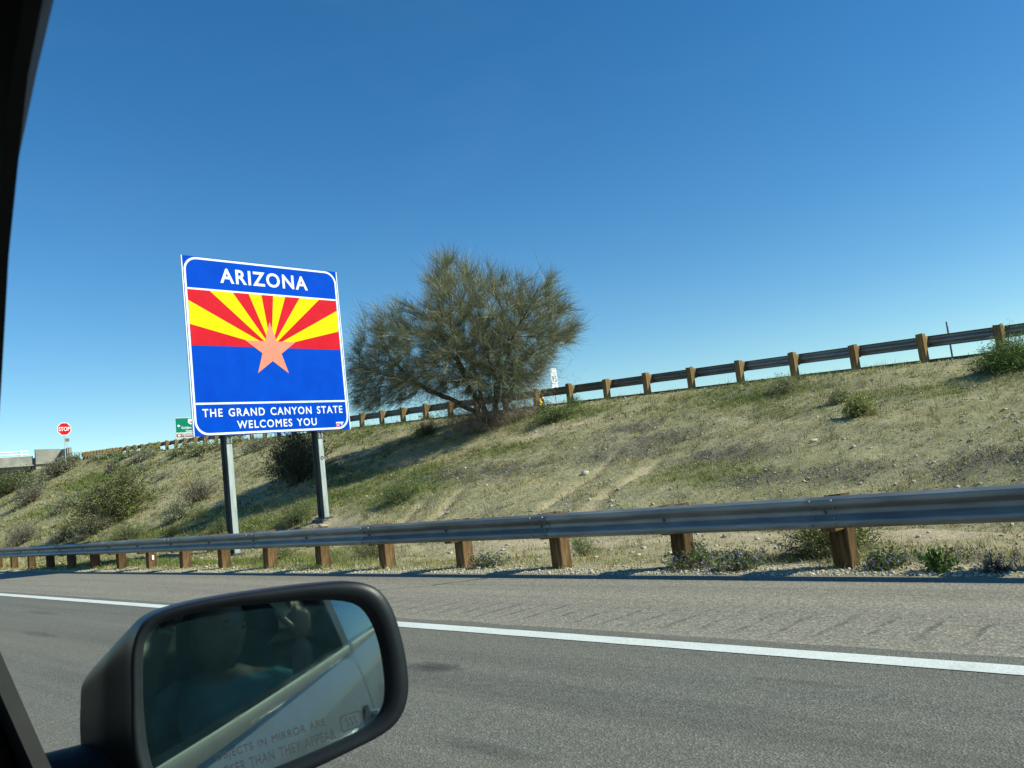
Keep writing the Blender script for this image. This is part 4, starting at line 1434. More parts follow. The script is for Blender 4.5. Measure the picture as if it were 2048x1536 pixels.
# ---- grass, small weeds, flowers and stones
def scatter(n, x0, x1, y0, y1, d0, rg, pw=1.4, weight=None):
    x = rg.uniform(x0, x1, n)
    y = rg.uniform(y0, y1, n)
    d = np.hypot(x, y)
    keep = rg.random(n) < np.minimum(1, (d0 / d) ** pw)
    x, y = x[keep], y[keep]
    keep = (y < crest_y(x) + .1)
    x, y = x[keep], y[keep]
    if weight is not None:
        keep = rg.random(len(x)) < weight(x, y)
        x, y = x[keep], y[keep]
    return x, y


def blade_mesh(name, x, y, per, h, w, lean, cols, rg, tuft=.04):
    """tufts of single blades"""
    n = len(x)
    z = ground_z(x, y)
    C = np.repeat(np.stack([x, y, z - .01], 1), per, 0)
    m_ = n * per
    C[:, :2] += rg.normal(size=(m_, 2)) * np.repeat(tuft * np.ones(n), per)[:, None]
    hh = np.repeat(h, per) * rg.uniform(.5, 1.2, m_)
    ww = np.repeat(w, per)
    a = rg.uniform(0, 2 * math.pi, m_)
    ln = np.abs(rg.normal(0, lean, m_))
    d = np.stack([np.cos(a) * ln, np.sin(a) * ln, np.ones(m_)], 1) * hh[:, None]
    a2 = rg.uniform(0, math.pi, m_)
    s = np.stack([np.cos(a2), np.sin(a2), np.zeros(m_)], 1) * ww[:, None] / 2
    V = np.stack([C - s, C + s, C + d], 1).reshape(-1, 3)
    F = np.arange(m_ * 3).reshape(-1, 3)
    return np_mesh(name, V, F, np.repeat(cols, per * 3, 0) * np.repeat(rg.uniform(.75, 1.25, (m_, 1)), 3, 0))


rg = np.random.default_rng(21)


def grass_w(x, y):
    p, g, s = masks(x, y)
    return np.clip(.30 + .75 * g + .9 * (fbm(x * .9, y * 1.3, 71) - .45), .04, 1) * (1 - .93 * np.clip(s * 1.4, 0, 1)) * np.clip((y - 7.85) / .35, 0, 1)


def grass_cols(x, y, rg):
    p, g, s = masks(x, y)
    dry = np.array([(.22, .19, .085), (.17, .155, .065), (.27, .235, .12), (.13, .13, .05)])[rg.integers(0, 4, len(x))]
    gr = np.array([(.085, .115, .03), (.11, .14, .04), (.065, .09, .024), (.14, .15, .05)])[rg.integers(0, 4, len(x))]
    k = np.clip(g * 1.3 + .5 * (fbm(x * .5, y * .8, 77) - .35), 0, 1)[:, None]
    pick = rg.random((len(x), 1)) < k
    return np.where(pick, gr, dry)


x, y = scatter(420000, -110, 5, 7.9, 29, 13, rg, 1.25, grass_w)
d = np.hypot(x, y)
gm = masks(x, y)[1]
h = (.05 + .10 * rg.random(len(x)) * (.4 + gm)) * (1 + np.clip((d - 25) / 60, 0, 1.2))
w = .011 * np.maximum(1, d / 16)
o = link('grass', blade_mesh('grass', x, y, 5, h, w, .7, grass_cols(x, y, rg) * np.array([2.15, 1.98, 1.75]), rg, .05), M['blade'])
tag(o, 'short dry and green grass spread over the hillside', 'grass', kind='stuff')

# dry stalks and twiggy tufts that stand clear of the grass
x, y = scatter(15000, -60, 5, 10.5, 27, 14, rg, 1.0, lambda x, y: np.clip(.3 + 1.6 * (fbm(x * .8, y * 1.1, 131) - .45), .02, 1) * (1 - .9 * np.clip(masks(x, y)[2] * 1.4, 0, 1)))
d = np.hypot(x, y)
sc_ = np.array([(.10, .085, .045), (.22, .18, .10), (.30, .25, .14), (.07, .07, .03), (.13, .15, .05)])[rg.integers(0, 5, len(x))]
o = link('dry_stalks', blade_mesh('dry_stalks', x, y, 12, rg.uniform(.07, .24, len(x)) * (1 + d / 90), .008 * np.maximum(1, d / 16), .75, sc_ * 1.2, rg, .06), M['blade'])
tag(o, 'dry stalks and small twiggy tufts dotted over the slope', 'dry stalks', kind='stuff')

# taller grass strip along the near rail
x, y = scatter(15000, -60, 4, 7.9, 10.2, 9, rg, 1.0, lambda x, y: np.clip(.06 + 4.0 * (fbm(x * 1.1, y * 1.5, 88) - .54), .02, 1) * np.clip((y - 7.9) / .35, 0, 1) * np.clip((10.3 - y) / .8, 0, 1))
h = rg.uniform(.05, .20, len(x)) * (.6 + .5 * fbm(x * .8, y, 90))
o = link('verge_grass', blade_mesh('verge_grass', x, y, 7, h, np.full(len(x), .009), .5, np.where(rg.random((len(x), 1)) < .45, np.array([(.36, .32, .17)]), grass_cols(x, y, rg) * 1.7), rg, .05), M['blade'])
tag(o, 'taller grass along the foot of the guardrail posts', 'grass', kind='stuff')


def weed_mesh(name, x, y, per, rad, hh, ls, cols, rg, asp=.5):
    z = ground_z(x, y)
    n = len(x)
    C = np.repeat(np.stack([x, y, z], 1), per, 0)
    off = rg.normal(size=(n * per, 3)) * .5
    off[:, 2] = np.abs(off[:, 2])
    C = C + off * np.stack([np.repeat(rad, per), np.repeat(rad, per), np.repeat(hh, per)], 1)
    V = leaf_cloud(C, np.repeat(ls, per), rg, asp)
    return np_mesh(name, V, quads(n * per), np.repeat(cols, per * 4, 0) * np.repeat(rg.uniform(.7, 1.3, (n * per, 1)), 4, 0))


x, y = scatter(70000, -100, 5, 7.95, 28, 13, rg, 1.2, lambda x, y: np.clip(.18 + 1.1 * masks(x, y)[1] + .7 * (fbm(x * 1.1, y * 1.4, 95) - .5), 0, 1) * (1 - .9 * np.clip(masks(x, y)[2] * 1.3, 0, 1)))
d = np.hypot(x, y)
o = link('ground_weeds', weed_mesh('ground_weeds', x, y, 14, rg.uniform(.05, .16, len(x)) * np.maximum(1, d / 25), rg.uniform(.03, .12, len(x)), .03 * np.maximum(1, d / 15), grass_cols(x, y, rg) * 1.35, rg), M['leaf'])
tag(o, 'low leafy weeds scattered over the hillside', 'weeds', kind='stuff')

x, y = scatter(60000, -30, 4, 8.0, 24, 14, rg, .6, lambda x, y: np.clip(masks(x, y)[0] * 1.25 - .08, 0, 1))
pc = np.array([(.12, .10, .16), (.16, .13, .22), (.09, .085, .08), (.10, .11, .06), (.13, .12, .12)])[rg.integers(0, 5, len(x))]
o = link('wildflowers', weed_mesh('wildflowers', x, y, 9, rg.uniform(.04, .10, len(x)), rg.uniform(.05, .14, len(x)), np.full(len(x), .028), pc, rg, .6), M['leaf'])
tag(o, 'patches of dusty violet wildflowers on the slope', 'wildflowers', kind='stuff')


def stone_mesh(name, x, y, s, rg):
    n = len(x)
    z = ground_z(x, y)
    t = (1 + 5 ** .5) / 2
    ico = np.array([(-1, t, 0), (1, t, 0), (-1, -t, 0), (1, -t, 0), (0, -1, t), (0, 1, t), (0, -1, -t), (0, 1, -t), (t, 0, -1), (t, 0, 1), (-t, 0, -1), (-t, 0, 1)], float) / 1.9
    fc = np.array([(0, 11, 5), (0, 5, 1), (0, 1, 7), (0, 7, 10), (0, 10, 11), (1, 5, 9), (5, 11, 4), (11, 10, 2), (10, 7, 6), (7, 1, 8), (3, 9, 4), (3, 4, 2), (3, 2, 6), (3, 6, 8), (3, 8, 9), (4, 9, 5), (2, 4, 11), (6, 2, 10), (8, 6, 7), (9, 8, 1)])
    P = ico[None] * rg.uniform(.65, 1.25, (n, 12, 1)) * np.stack([s, s * rg.uniform(.5, 1, n), s * rg.uniform(.35, .75, n)], 1)[:, None, :] / 2
    a = rg.uniform(0, 6.28, n)
    c, s_ = np.cos(a)[:, None], np.sin(a)[:, None]
    Q = np.stack([P[..., 0] * c - P[..., 1] * s_, P[..., 0] * s_ + P[..., 1] * c, P[..., 2]], 2)
    Q += np.stack([x, y, z + s * .12], 1)[:, None, :]
    F = (fc[None] + np.arange(n)[:, None, None] * 12).reshape(-1, 3)
    return np_mesh(name, Q.reshape(-1, 3), F)


x, y = scatter(30000, -75, 5, 8.0, 26, 15, rg, 1.0, lambda x, y: np.clip(.35 + 1.2 * (fbm(x * .5, y * .7, 101) - .45), .05, 1) * (1 - .5 * masks(x, y)[1]))
s = np.exp(rg.normal(-3.35, .5, len(x))) * (1 + np.hypot(x, y) / 60)
o = link('stones', stone_mesh('stones', x, y, np.minimum(s, .11), rg), M['stone'])
tag(o, 'small pale stones strewn over the hillside', 'stones', kind='stuff')
x = rg.uniform(-45, 4, 26000)
y = 7.72 + np.abs(rg.normal(0, .34, len(x)))
keep = rg.random(len(x)) < np.minimum(1, 9 / np.hypot(x, y))
x, y = x[keep], y[keep]
o = link('verge_gravel', stone_mesh('verge_gravel', x, y, np.exp(rg.normal(-3.9, .45, len(x))), rg), M['stone'])
tag(o, 'loose gravel along the outer edge of the shoulder', 'gravel', kind='stuff')
# a few larger stones that can be picked out
for i, (x_, y_, s_, lab) in enumerate(((-9.35, 12.35, .34, 'pale flat stone behind the rail near the fourth nearest post'), (-6.1, 12.6, .22, 'small pale stone on the sand behind the second nearest post'), (-20.75, 13.1, .30, 'pale stone lying beside the right sign post base'), (-13.2, 15.9, .24, 'pale stone between the two erosion channels'), (-7.6, 16.6, .26, 'pale stone on the open slope below the round bush'), (-34.3, 12.7, .5, 'pale boulder low behind the rail left of the sign'))):
    rr = np.random.default_rng(200 + i)
    o = link('stone', stone_mesh('stone', np.array([0.]), np.array([0.]), np.array([s_]), rr), M['stone'])
    o.location = (x_, y_, gz(x_, y_) - gz(0, 0))
    tag(o, lab, 'stone', 'larger stones')

# ------------------------------------------------------------------ the car the view is taken from
M['paint'] = pm('silver_car_paint', (0.10, 0.10, 0.112), (0.125, 0.125, 0.138), 40, 0.42, 0.3, coat=0.2)
M['trim'] = pm('black_plastic_trim', (0.010, 0.011, 0.0115), (0.017, 0.018, 0.018), 60, 0.6, 0, 0.15, 400, .15, dist=.0005)
M['housing'] = pm('dark_blue_grey_mirror_shell', (0.008, 0.010, 0.013), (0.012, 0.015, 0.018), 30, 0.42, 0, 0.05, 500, .3, dist=.0003)
M['interior'] = pm('dark_interior_cloth', (0.018, 0.016, 0.015), (0.032, 0.028, 0.026), 50, 0.9, 0, 0.3, 300, .1, dist=.001)
M['sail'] = pm('grey_green_door_trim', (0.030, 0.035, 0.033), (0.042, 0.047, 0.044), 60, 0.6, 0, 0.15, 400, .2, dist=.0005)
M['rubber'] = pm('black_rubber', (0.010, 0.010, 0.010), (0.018, 0.018, 0.018), 30, 0.7)
M['chrome'] = pm('satin_chrome', (0.62, 0.60, 0.55), (0.70, 0.68, 0.63), 20, 0.22, 1.0)
M['glass_dark'] = glass_mat('tinted_car_glass', (0.05, 0.06, 0.06))
M['glass_screen'] = glass_mat('windscreen_glass', (0.30, 0.34, 0.33))
M['glass_rear'] = glass_mat('lightly_tinted_car_glass', (0.45, 0.52, 0.52))
m, t, b = new_mat('clear_side_window_glass')
t.nodes.remove(b)
tr = t.nodes.new('ShaderNodeBsdfTransparent')
tr.inputs[0].default_value = (0.906, 0.952, 0.918, 1)
t.links.new(tr.outputs[0], t.nodes['Material Output'].inputs[0])
M['glass_clear'] = m
m, t, b = new_mat('silvered_mirror_glass')
b.inputs['Base Color'].default_value = (0.35, 0.44, 0.465, 1)
b.inputs['Metallic'].default_value = 1.0
t.links.new(ramp(t, noise_n(t, 45, 6, .7), [(0.45, (0.02, 0.02, 0.02)), (0.8, (0.09, 0.09, 0.09))]), b.inputs['Roughness'])
df = t.nodes.new('ShaderNodeBsdfDiffuse')
df.inputs[0].default_value = (0.14, 0.36, 0.44, 1)  # thin teal film painted in for the veil of sky reflected by the window
mxd = t.nodes.new('ShaderNodeMixShader')
t.links.new(math_n(t, 'MULTIPLY', ramp(t, noise_n(t, 30, 6, .7), [(0.35, (.5, .5, .5)), (0.75, (1, 1, 1))]), 0.05), mxd.inputs[0])
t.links.new(b.outputs[0], mxd.inputs[1])
t.links.new(df.outputs[0], mxd.inputs[2])
t.links.new(mxd.outputs[0], t.nodes['Material Output'].inputs[0])
M['mirror'] = m

CAR = Vector((0.1, -0.65, 0.0))
car = empty('car', CAR)
tag(car, 'silver car whose side window and wing mirror frame the view', 'car')


def cv(x, y, z):
    return Vector((x, y, z)) - CAR


def win_y(z):
    return 0.238 - 0.325 * (z - 1.0)


def belt(x):
    return 1.104 + 0.039 * x - 0.04 * max(0.0, -x - 0.9)


BUL = [(1.2, -.03), (1.10, 0.0), (1.04, .028), (0.95, .052), (0.85, .068), (0.7, .082), (0.55, .085), (0.42, .075), (0.3, .045), (0.22, .0)]


def bulge(z):
    for (z0, b0), (z1, b1) in zip(BUL[:-1], BUL[1:]):
        if z1 <= z <= z0:
            return b1 + (b0 - b1) * (z - z1) / (z0 - z1)
    return 0.0


def side_y(x, z):
    k = max(0.0, abs(x - 0.1) - 1.2)
    return 0.205 + bulge(z) - 0.11 * k * k


WH = ((-1.42, 0.0), (1.52, 0.0))


def side_panel(name, x0, x1, ztop, mirror=False, arch=True, mat='paint', parent=None):
    nx, nz = max(6, int((x1 - x0) / .018)), 48
    rows = []
    for i in range(nx + 1):
        x = x0 + (x1 - x0) * i / nx
        zt = ztop(x)
        row = []
        for j in range(nz + 1):
            z = .24 + (zt - .24) * j / nz
            y = side_y(x, z + (1.10 - zt))
            row.append(cv(x, -1.3 - y if mirror else y, z))
        rows.append(row)
    V = [p for r in rows for p in r]
    F = []
    c = nz + 1
    for i in range(nx):
        for j in range(nz):
            q = (i * c + j, i * c + c + j, i * c + c + j + 1, i * c + j + 1)
            m_ = (V[q[0]] + V[q[2]]) / 2 + CAR
            if arch and any((m_.x - wx) ** 2 + (m_.z - .33) ** 2 < .385 ** 2 for wx, _ in WH):
                continue
            F.append(q if not mirror else q[::-1])
    # inner skin 2 cm behind gives the panel thickness
    n = len(V)
    s_ = 1 if mirror else -1
    V2 = [p + Vector((0, s_ * .02, 0)) for p in V]
    mb_ = MB()
    mb_.add(V + V2, F + [tuple(k + n for k in f[::-1]) for f in F])
    return mb_.build(name, M[mat], parent or car, True)


hood = lambda x: 1.0 - .06 * max(0, -x - .9) - .08 * max(0, -x - 1.5)
trunk = lambda x: belt(x) - .25 * max(0, x - 2.0) ** 2
for mir in (False, True):
    side_panel('front_fender', -2.15, -.805, lambda x: min(belt(x) - .03, hood(x)), mir)
    d1 = side_panel('front_door', -.80, .335, lambda x: belt(x) - .012, mir)
    d2 = side_panel('rear_door', .342, 1.22, lambda x: belt(x) - .012, mir)
    side_panel('rear_fender', 1.227, 2.45, trunk, mir)
    for d_, hx in ((d1, .20), (d2, 1.02)):
        y_ = side_y(hx, .93)
        pts = [(hx - .10, y_ - .005, .925), (hx - .085, y_ + .03, .925), (hx, y_ + .038, .925), (hx + .085, y_ + .03, .925), (hx + .10, y_ - .005, .925)]
        if mir:
            pts = [(a, -1.3 - b_, c_) for a, b_, c_ in pts]
        MB().tube([cv(*p) for p in pts], [.013, .015, .016, .015, .013], 8).build('door_handle', M['chrome'] if not mir else M['paint'], d_, True)
        if not mir:
            MB().tube([cv(hx + .02, y_ - .004, .925), cv(hx + .02, y_ + .003, .925)], .042, 14).build('handle_recess', M['trim'], d_)
    # belt mouldings
    for (a, b_) in ((-.69, .30), (.335, 1.2)):
        rows = []
        for i in range(20):
            x = a + (b_ - a) * i / 19
            z = belt(x)
            y = win_y(z)
            sec = [(y - .004, z + .012), (y + .014, z + .010), (y + .017, z - .004), (y + .013, z - .014), (y - .004, z - .012)]
            rows.append([cv(x, (-1.3 - p) if mir else p, q) for p, q in sec])
        MB().grid(rows).build('belt_moulding', M['chrome'], car, True)
# daylight opening outline along the roof (x, z) on the window plane
ARC = [(-.92, 1.135), (-.80, 1.19), (-.69, 1.245), (-.60, 1.296), (-.502, 1.348), (-.454, 1.375), (-.381, 1.417), (-.333, 1.441), (-.299, 1.455), (-.268, 1.466), (-.20, 1.477), (0.0, 1.486), (.3, 1.488), (.7, 1.478), (.95, 1.445), (1.12, 1.38), (1.22, 1.29), (1.26, 1.18)]


def frame_loft(mir):
    rows = []
    for i, (x, z) in enumerate(ARC):
        a, b_ = ARC[max(i - 1, 0)], ARC[min(i + 1, len(ARC) - 1)]
        tx, tz = b_[0] - a[0], b_[1] - a[1]
        l_ = math.hypot(tx, tz)
        nx, nz = -tz / l_, tx / l_
        row = []
        for (o_, dep) in ((-.004, -.003), (.016, .004), (.05, .012), (.10, .006), (.12, -.01), (.10, -.030), (.06, -.024), (.03, -.016), (-.004, -.008)):
            X_, Z_ = x + nx * o_ * (.8 if z > 1.45 else 1), z + nz * o_ * (.35 if z > 1.45 else 1)
            Y_ = win_y(min(Z_, 1.5)) + dep
            row.append(cv(X_, -1.3 - Y_ if mir else Y_, Z_))
        rows.append(row)
    return MB().grid(rows, True).build('window_frame', M['trim'], car, True)


for mir in (False, True):
    frame_loft(mir)


def on_win(P, dep, mir=False):
    return [cv(x, -1.3 - (win_y(z) + dep) if mir else win_y(z) + dep, z) for x, z in P]


def slab(name, P, d0, d1, mat, mir=False, parent=None):
    n = len(P)
    V = on_win(P, d0, mir) + on_win(P, d1, mir)
    F = [tuple(range(n)), tuple(range(2 * n - 1, n - 1, -1))] + [(i, (i + 1) % n, n + (i + 1) % n, n + i) for i in range(n)]
    return MB().add(V, F).build(name, M[mat], parent or car)


def arc_between(a, b_):
    return [(x, z) for x, z in ARC if a < x < b_]


for mir in (False, True):
    gl_f = [(-.70, belt(-.70) - .03), (.29, belt(.29) - .03), (.285, 1.488)] + arc_between(-.69, .28)[::-1] + [(-.70, 1.243)]
    slab('side_window', gl_f, -.016, -.012, 'glass_clear' if not mir else 'glass_dark', mir)
    gl_r = [(.335, belt(.335) - .03), (1.20, belt(1.2) - .03), (1.21, 1.28)] + arc_between(.34, 1.21)[::-1] + [(.335, 1.487)]
    slab('rear_side_window', gl_r, -.016, -.012, 'glass_rear' if not mir else 'glass_dark', mir)
    slab('door_pillar', [(.268, belt(.27) - .02), (.352, belt(.35) - .02), (.348, 1.495), (.262, 1.495)], -.06, .008, 'trim', mir)
    # triangular panel in front of the window that carries the mirror
    slab('sail_panel', [(-.98, belt(-.95) - .05), (-.700, belt(-.7) - .05), (-.700, 1.238), (-.80, 1.185), (-.98, 1.10)], -.012, -.001, 'sail', mir)
    slab('window_channel', [(-.700, belt(-.69) - .04), (-.6885, belt(-.69) - .04), (-.6885, 1.250), (-.700, 1.243)], -.013, -.0025, 'rubber', mir)
    slab('inner_trim', [(-.98, .95), (-.735, .95), (-.735, 1.17), (-.76, 1.19), (-.98, 1.08)], -.030, -.014, 'interior', mir)
    MB().box(cv(.14, -1.3 - .115 if mir else .115, .70), (2.1, .07, .70), None, .02).build('door_card', M['interior'], car, True)
# roof, glass front and back, bonnet, boot, floor
rows = []
for i in range(17):
    x = -.40 + 1.75 * i / 16
    zr_ = 1.50 + .025 * math.sin(math.pi * i / 16) - (.10 * ((x - .8) / .55) ** 2 if x > .8 else 0)
    rows.append([cv(x, .085 - 1.47 * j / 14, zr_ + .035 * math.sin(math.pi * j / 14)) for j in range(15)])
low = [[p + Vector((0, 0, -.03)) for p in r] for r in rows]
MB().grid([r[::-1] for r in rows]).build('roof', M['paint'], car, True)
MB().grid(low).build('headliner', M['interior'], car, True)


def sheet(name, A, B, mat, n=10, sag=0.0, w0=.72, w1=.85):
    rows_ = []
    for i in range(n + 1):
        u = i / n
        hw = w0 + (w1 - w0) * u
        rows_.append([cv(A[0] + (B[0] - A[0]) * u - sag * (1 - (2 * j / 12 - 1) ** 2), -.65 + hw * (1 - 2 * j / 12), A[1] + (B[1] - A[1]) * u) for j in range(13)])
    return MB().grid(rows_).build(name, M[mat], car, True)


sheet('windscreen', (-.42, 1.49), (-1.12, 1.03), 'glass_screen', sag=.12, w0=.70, w1=.80)
sheet('rear_window', (1.33, 1.41), (1.95, 1.12), 'glass_dark', w0=.68, w1=.75)
rows = []
for i in range(12):
    x = -1.05 - 1.15 * i / 11
    rows.append([cv(x, -.65 + .80 * (1 - 2 * j / 12), hood(x) + .05 * (1 - (2 * j / 12 - 1) ** 2) - .01) for j in range(13)])
MB().grid(rows).build('bonnet', M['paint'], car, True)
rows = []
for i in range(8):
    x = 1.90 + .55 * i / 7
    rows.append([cv(x, -.65 + .80 * (1 - 2 * j / 12), trunk(x) + .01 + .03 * (1 - (2 * j / 12 - 1) ** 2)) for j in range(13)])
MB().grid(rows[::-1]).build('boot_lid', M['paint'], car, True)
MB().box(cv(-2.17, -.65, .57), (.20, 1.62, .56), None, .09).build('front_bumper', M['paint'], car, True)
MB().box(cv(2.46, -.65, .62), (.16, 1.60, .70), None, .06).build('rear_bumper', M['paint'], car, True)
MB().box(cv(.15, -.65, .26), (4.3, 1.6, .06)).build('floor_pan', M['rubber'], car)
MB().box(cv(-.98, -.65, .93), (.42, 1.5, .26), None, .07).build('dashboard', M['interior'], car, True)
MB().box(cv(1.50, -.65, .78), (.06, 1.5, .62)).build('rear_bulkhead', M['interior'], car)
for sy in (-.27, -1.05):
    st_ = MB().box(cv(.22, sy, .46), (.52, .50, .18), None, .06).build('seat', M['interior'], car, True)
    MB().box(cv(.60, sy, .84), (.15, .48, .64), Matrix.Rotation(math.radians(16), 3, 'Y'), .06).build('backrest', M['interior'], st_, True)
    MB().box(cv(.72, sy, 1.24), (.11, .26, .17), Matrix.Rotation(math.radians(12), 3, 'Y'), .05).build('headrest', M['interior'], st_, True)
MB().box(cv(1.22, -.65, .50), (.5, 1.4, .2), None, .06).box(cv(1.42, -.65, .85), (.14, 1.4, .6), None, .06).build('rear_seat', M['interior'], car, True)
for wx, _ in WH:
    for sy, s_ in ((.135, 1), (-1.435, -1)):
        y0 = sy if s_ > 0 else sy
        c0 = cv(wx, y0, .32)
        mb = MB()
        prof = [(.20, -.095), (.30, -.10), (.318, -.07), (.32, 0), (.318, .07), (.30, .10), (.20, .095)]
        mb.grid([[c0 + Vector((r * math.cos(2 * math.pi * k / 32), yy, r * math.sin(2 * math.pi * k / 32))) for k in range(32)] for r, yy in prof], True)
        ya = (side_y(wx, .6) - .012) if s_ > 0 else -1.3 - side_y(wx, .6) + .012
        MB().tube([cv(wx + .385 * math.cos(math.pi * (k / 24 * 1.16 - .08)), ya, .33 + .385 * math.sin(math.pi * (k / 24 * 1.16 - .08))) for k in range(25)], .022, 8).build('wheel_arch', M['trim'], car, True)
        wl = MB().tube([c0 + Vector((0, -.06, 0)), c0 + Vector((0, .06, 0))], .06, 12).build('wheel', M['trim'], car)
        mb.build('tyre', M['rubber'], wl, True)
        mb = MB()
        mb.tube([c0 + Vector((0, s_ * .05, 0)), c0 + Vector((0, s_ * .075, 0))], .20, 28)
        mb.build('rim', M['galv'], wl)

# ---- wing mirror
MC = Vector((-0.64919, 0.34385, 1.15918))
SC_, SR = Vector((-2.14343, 1.03996, 1.06728)), 1.651
NM = Vector((0.90506, -0.42163, 0.05567)).normalized()
UM = Vector((0, 0, 1)).cross(NM).normalized()
VM = NM.cross(UM).normalized()
GL = [(-0.6912, 0.2616, 1.1721), (-0.6917, 0.264, 1.1946), (-0.6904, 0.2686, 1.2069), (-0.6858, 0.2787, 1.214), (-0.6765, 0.2973, 1.217), (-0.6646, 0.3215, 1.2179), (-0.6459, 0.3608, 1.2151), (-0.6323, 0.3908, 1.2119), (-0.6238, 0.4099, 1.2073), (-0.6186, 0.4211, 1.2006), (-0.6146, 0.4284, 1.1878), (-0.6116, 0.4326, 1.17), (-0.6098, 0.4341, 1.1487), (-0.6091, 0.4335, 1.1299), (-0.6099, 0.4302, 1.1153), (-0.613, 0.4219, 1.1056), (-0.6188, 0.4073, 1.0985), (-0.6295, 0.3817, 1.0925), (-0.6445, 0.3481, 1.0858), (-0.6595, 0.3164, 1.0805), (-0.6728, 0.2897, 1.0796), (-0.681, 0.2739, 1.0866), (-0.6862, 0.2646, 1.1), (-0.6888, 0.261, 1.1232), (-0.6903, 0.2606, 1.1496)]
OU = [(-0.6916, 0.2529, 1.1591), (-0.6925, 0.2553, 1.1927), (-0.6906, 0.262, 1.2126), (-0.6859, 0.2732, 1.221), (-0.6766, 0.2938, 1.2252), (-0.6637, 0.3217, 1.2268), (-0.6451, 0.3614, 1.2266), (-0.6293, 0.3951, 1.2251), (-0.6175, 0.4201, 1.2218), (-0.6097, 0.4356, 1.2123), (-0.6048, 0.4441, 1.1958), (-0.6017, 0.448, 1.1758), (-0.5994, 0.4501, 1.1541), (-0.5982, 0.4496, 1.1311), (-0.5989, 0.446, 1.1151), (-0.6018, 0.438, 1.1024), (-0.6076, 0.4245, 1.094), (-0.6192, 0.3987, 1.0864), (-0.6329, 0.3682, 1.0788), (-0.6494, 0.3319, 1.0725), (-0.6637, 0.3009, 1.0692), (-0.676, 0.2747, 1.0723), (-0.6839, 0.2598, 1.0872), (-0.689, 0.252, 1.1111), (-0.6909, 0.2513, 1.1371)]


def to_ab(p):
    d_ = Vector(p) - MC
    return d_.dot(UM), d_.dot(VM)


def spline(P, n=4):
    out = []
    m_ = len(P)
    for i in range(m_):
        p0, p1, p2, p3 = (np.array(P[(i + k - 1) % m_]) for k in range(4))
        for k in range(n):
            u = k / n
            out.append(tuple(.5 * (2 * p1 + (p2 - p0) * u + (2 * p0 - 5 * p1 + 4 * p2 - p3) * u * u + (3 * p1 - p0 - 3 * p2 + p3) * u ** 3)))
    return out


GA = spline([to_ab(p) for p in GL])
OA = spline([to_ab(p) for p in OU])
CA = (sum(a for a, _ in GA) / len(GA), sum(b_ for _, b_ in GA) / len(GA))


def mp(a, b_, w_=0.0):
    return MC + UM * a + VM * b_ + NM * w_


def on_sphere(a, b_, lift=0.0):
    p = mp(a, b_)
    return SC_ + (p - SC_).normalized() * (SR + lift) - CAR


rows = []
for k, (s_, w_, mv) in enumerate(((.985, -.006, (0, 0, 0)), (1.0, .002, (0, 0, 0)), (1.012, .006, (0, 0, 0)), (1.03, .006, (0, 0, 0)), (1.045, .000, (0, 0, 0)), (1.05, -.006, (-.012, 0, 0)), (1.05, 0, (-.05, -.002, -.004)), (1.0, 0, (-.105, -.010, -.013)), (.76, 0, (-.145, .004, -.018)), (.5, 0, (-.158, .03, -.006)), (.05, 0, (-.166, .035, -.008)))):
    row = []
    for i in range(len(OA)):
        src = GA if k < 2 else OA
        f_ = .45 if k == 2 else 1.0
        a, b_ = src[i]
        if k == 2:
            a, b_ = GA[i][0] * (1 - f_) + OA[i][0] * f_, GA[i][1] * (1 - f_) + OA[i][1] * f_
        sc_ = s_ if k not in (2,) else 1.0
        if k in (3,):
            sc_ = .985
        if k == 4:
            sc_ = 1.0
        if k == 5:
            sc_ = 1.006
        if k == 6:
            sc_ = .985
        if k == 7:
            sc_ = .94
        if k >= 6 and b_ > CA[1]:
            b_ = CA[1] + (b_ - CA[1]) * (1 - (.18 if k == 6 else .46) * min(1.0, max(0.0, -(a - CA[0]) / .095)) ** 1.3)
        row.append(mp(CA[0] + (a - CA[0]) * sc_, CA[1] + (b_ - CA[1]) * sc_, w_) + Vector(mv) - CAR)
    rows.append(row)
mir_ = MB().grid([r[::-1] for r in rows], True).build('side_mirror', M['housing'], car, 'all')
# convex glass
rows = [[on_sphere(CA[0] + (a - CA[0]) * k / 28, CA[1] + (b_ - CA[1]) * k / 28) for a, b_ in GA] for k in range(1, 29)]
mb = MB()
mb.grid(rows, True)
ci = len(mb.v)
mb.v.append(tuple(on_sphere(*CA)))
mb.f += [(ci, (i + 1) % len(GA), i) for i in range(len(GA))]
mb.build('mirror_glass', M['mirror'], mir_, 'all')
# stalk to the door
rows = []
for (x, y, z, rx, rz) in ((-.80, .185, 1.085, .055, .030), (-.785, .225, 1.088, .048, .026), (-.765, .27, 1.092, .050, .024), (-.74, .32, 1.10, .06, .022)):
    rows.append([cv(x + rx * math.cos(2 * math.pi * k / 16), y, z + rz * math.sin(2 * math.pi * k / 16)) for k in range(16)])
MB().grid(rows, True).build('mirror_arm', M['trim'], mir_, True)
M['etch'] = pm('etched_mirror_print', (0.045, 0.05, 0.055), None, rough=.6)
for body, p0, p1, hh in (('OBJECTS IN MIRROR ARE', (-0.6641, 0.3045, 1.0985), (-0.6278, 0.3836, 1.1085), .0078), ('CLOSER THAN THEY APPEAR', (-0.6650, 0.3010, 1.0865), (-0.6242, 0.39, 1.0985), .0078)):
    a0, b0 = to_ab(p0)
    a1, b1 = to_ab(p1)
    ln = math.hypot(a1 - a0, b1 - b0)
    ca, sa = (a1 - a0) / ln, (b1 - b0) / ln
    text_on('mirror_print', body, 0, ln, 0, hh, lambda u, v: on_sphere(a0 + u * ca - v * sa, b0 + u * sa + v * ca, .0004), M['etch'], mir_, 0.0, 1.1)
a0, b0 = to_ab((-0.6187, 0.4028, 1.1091))
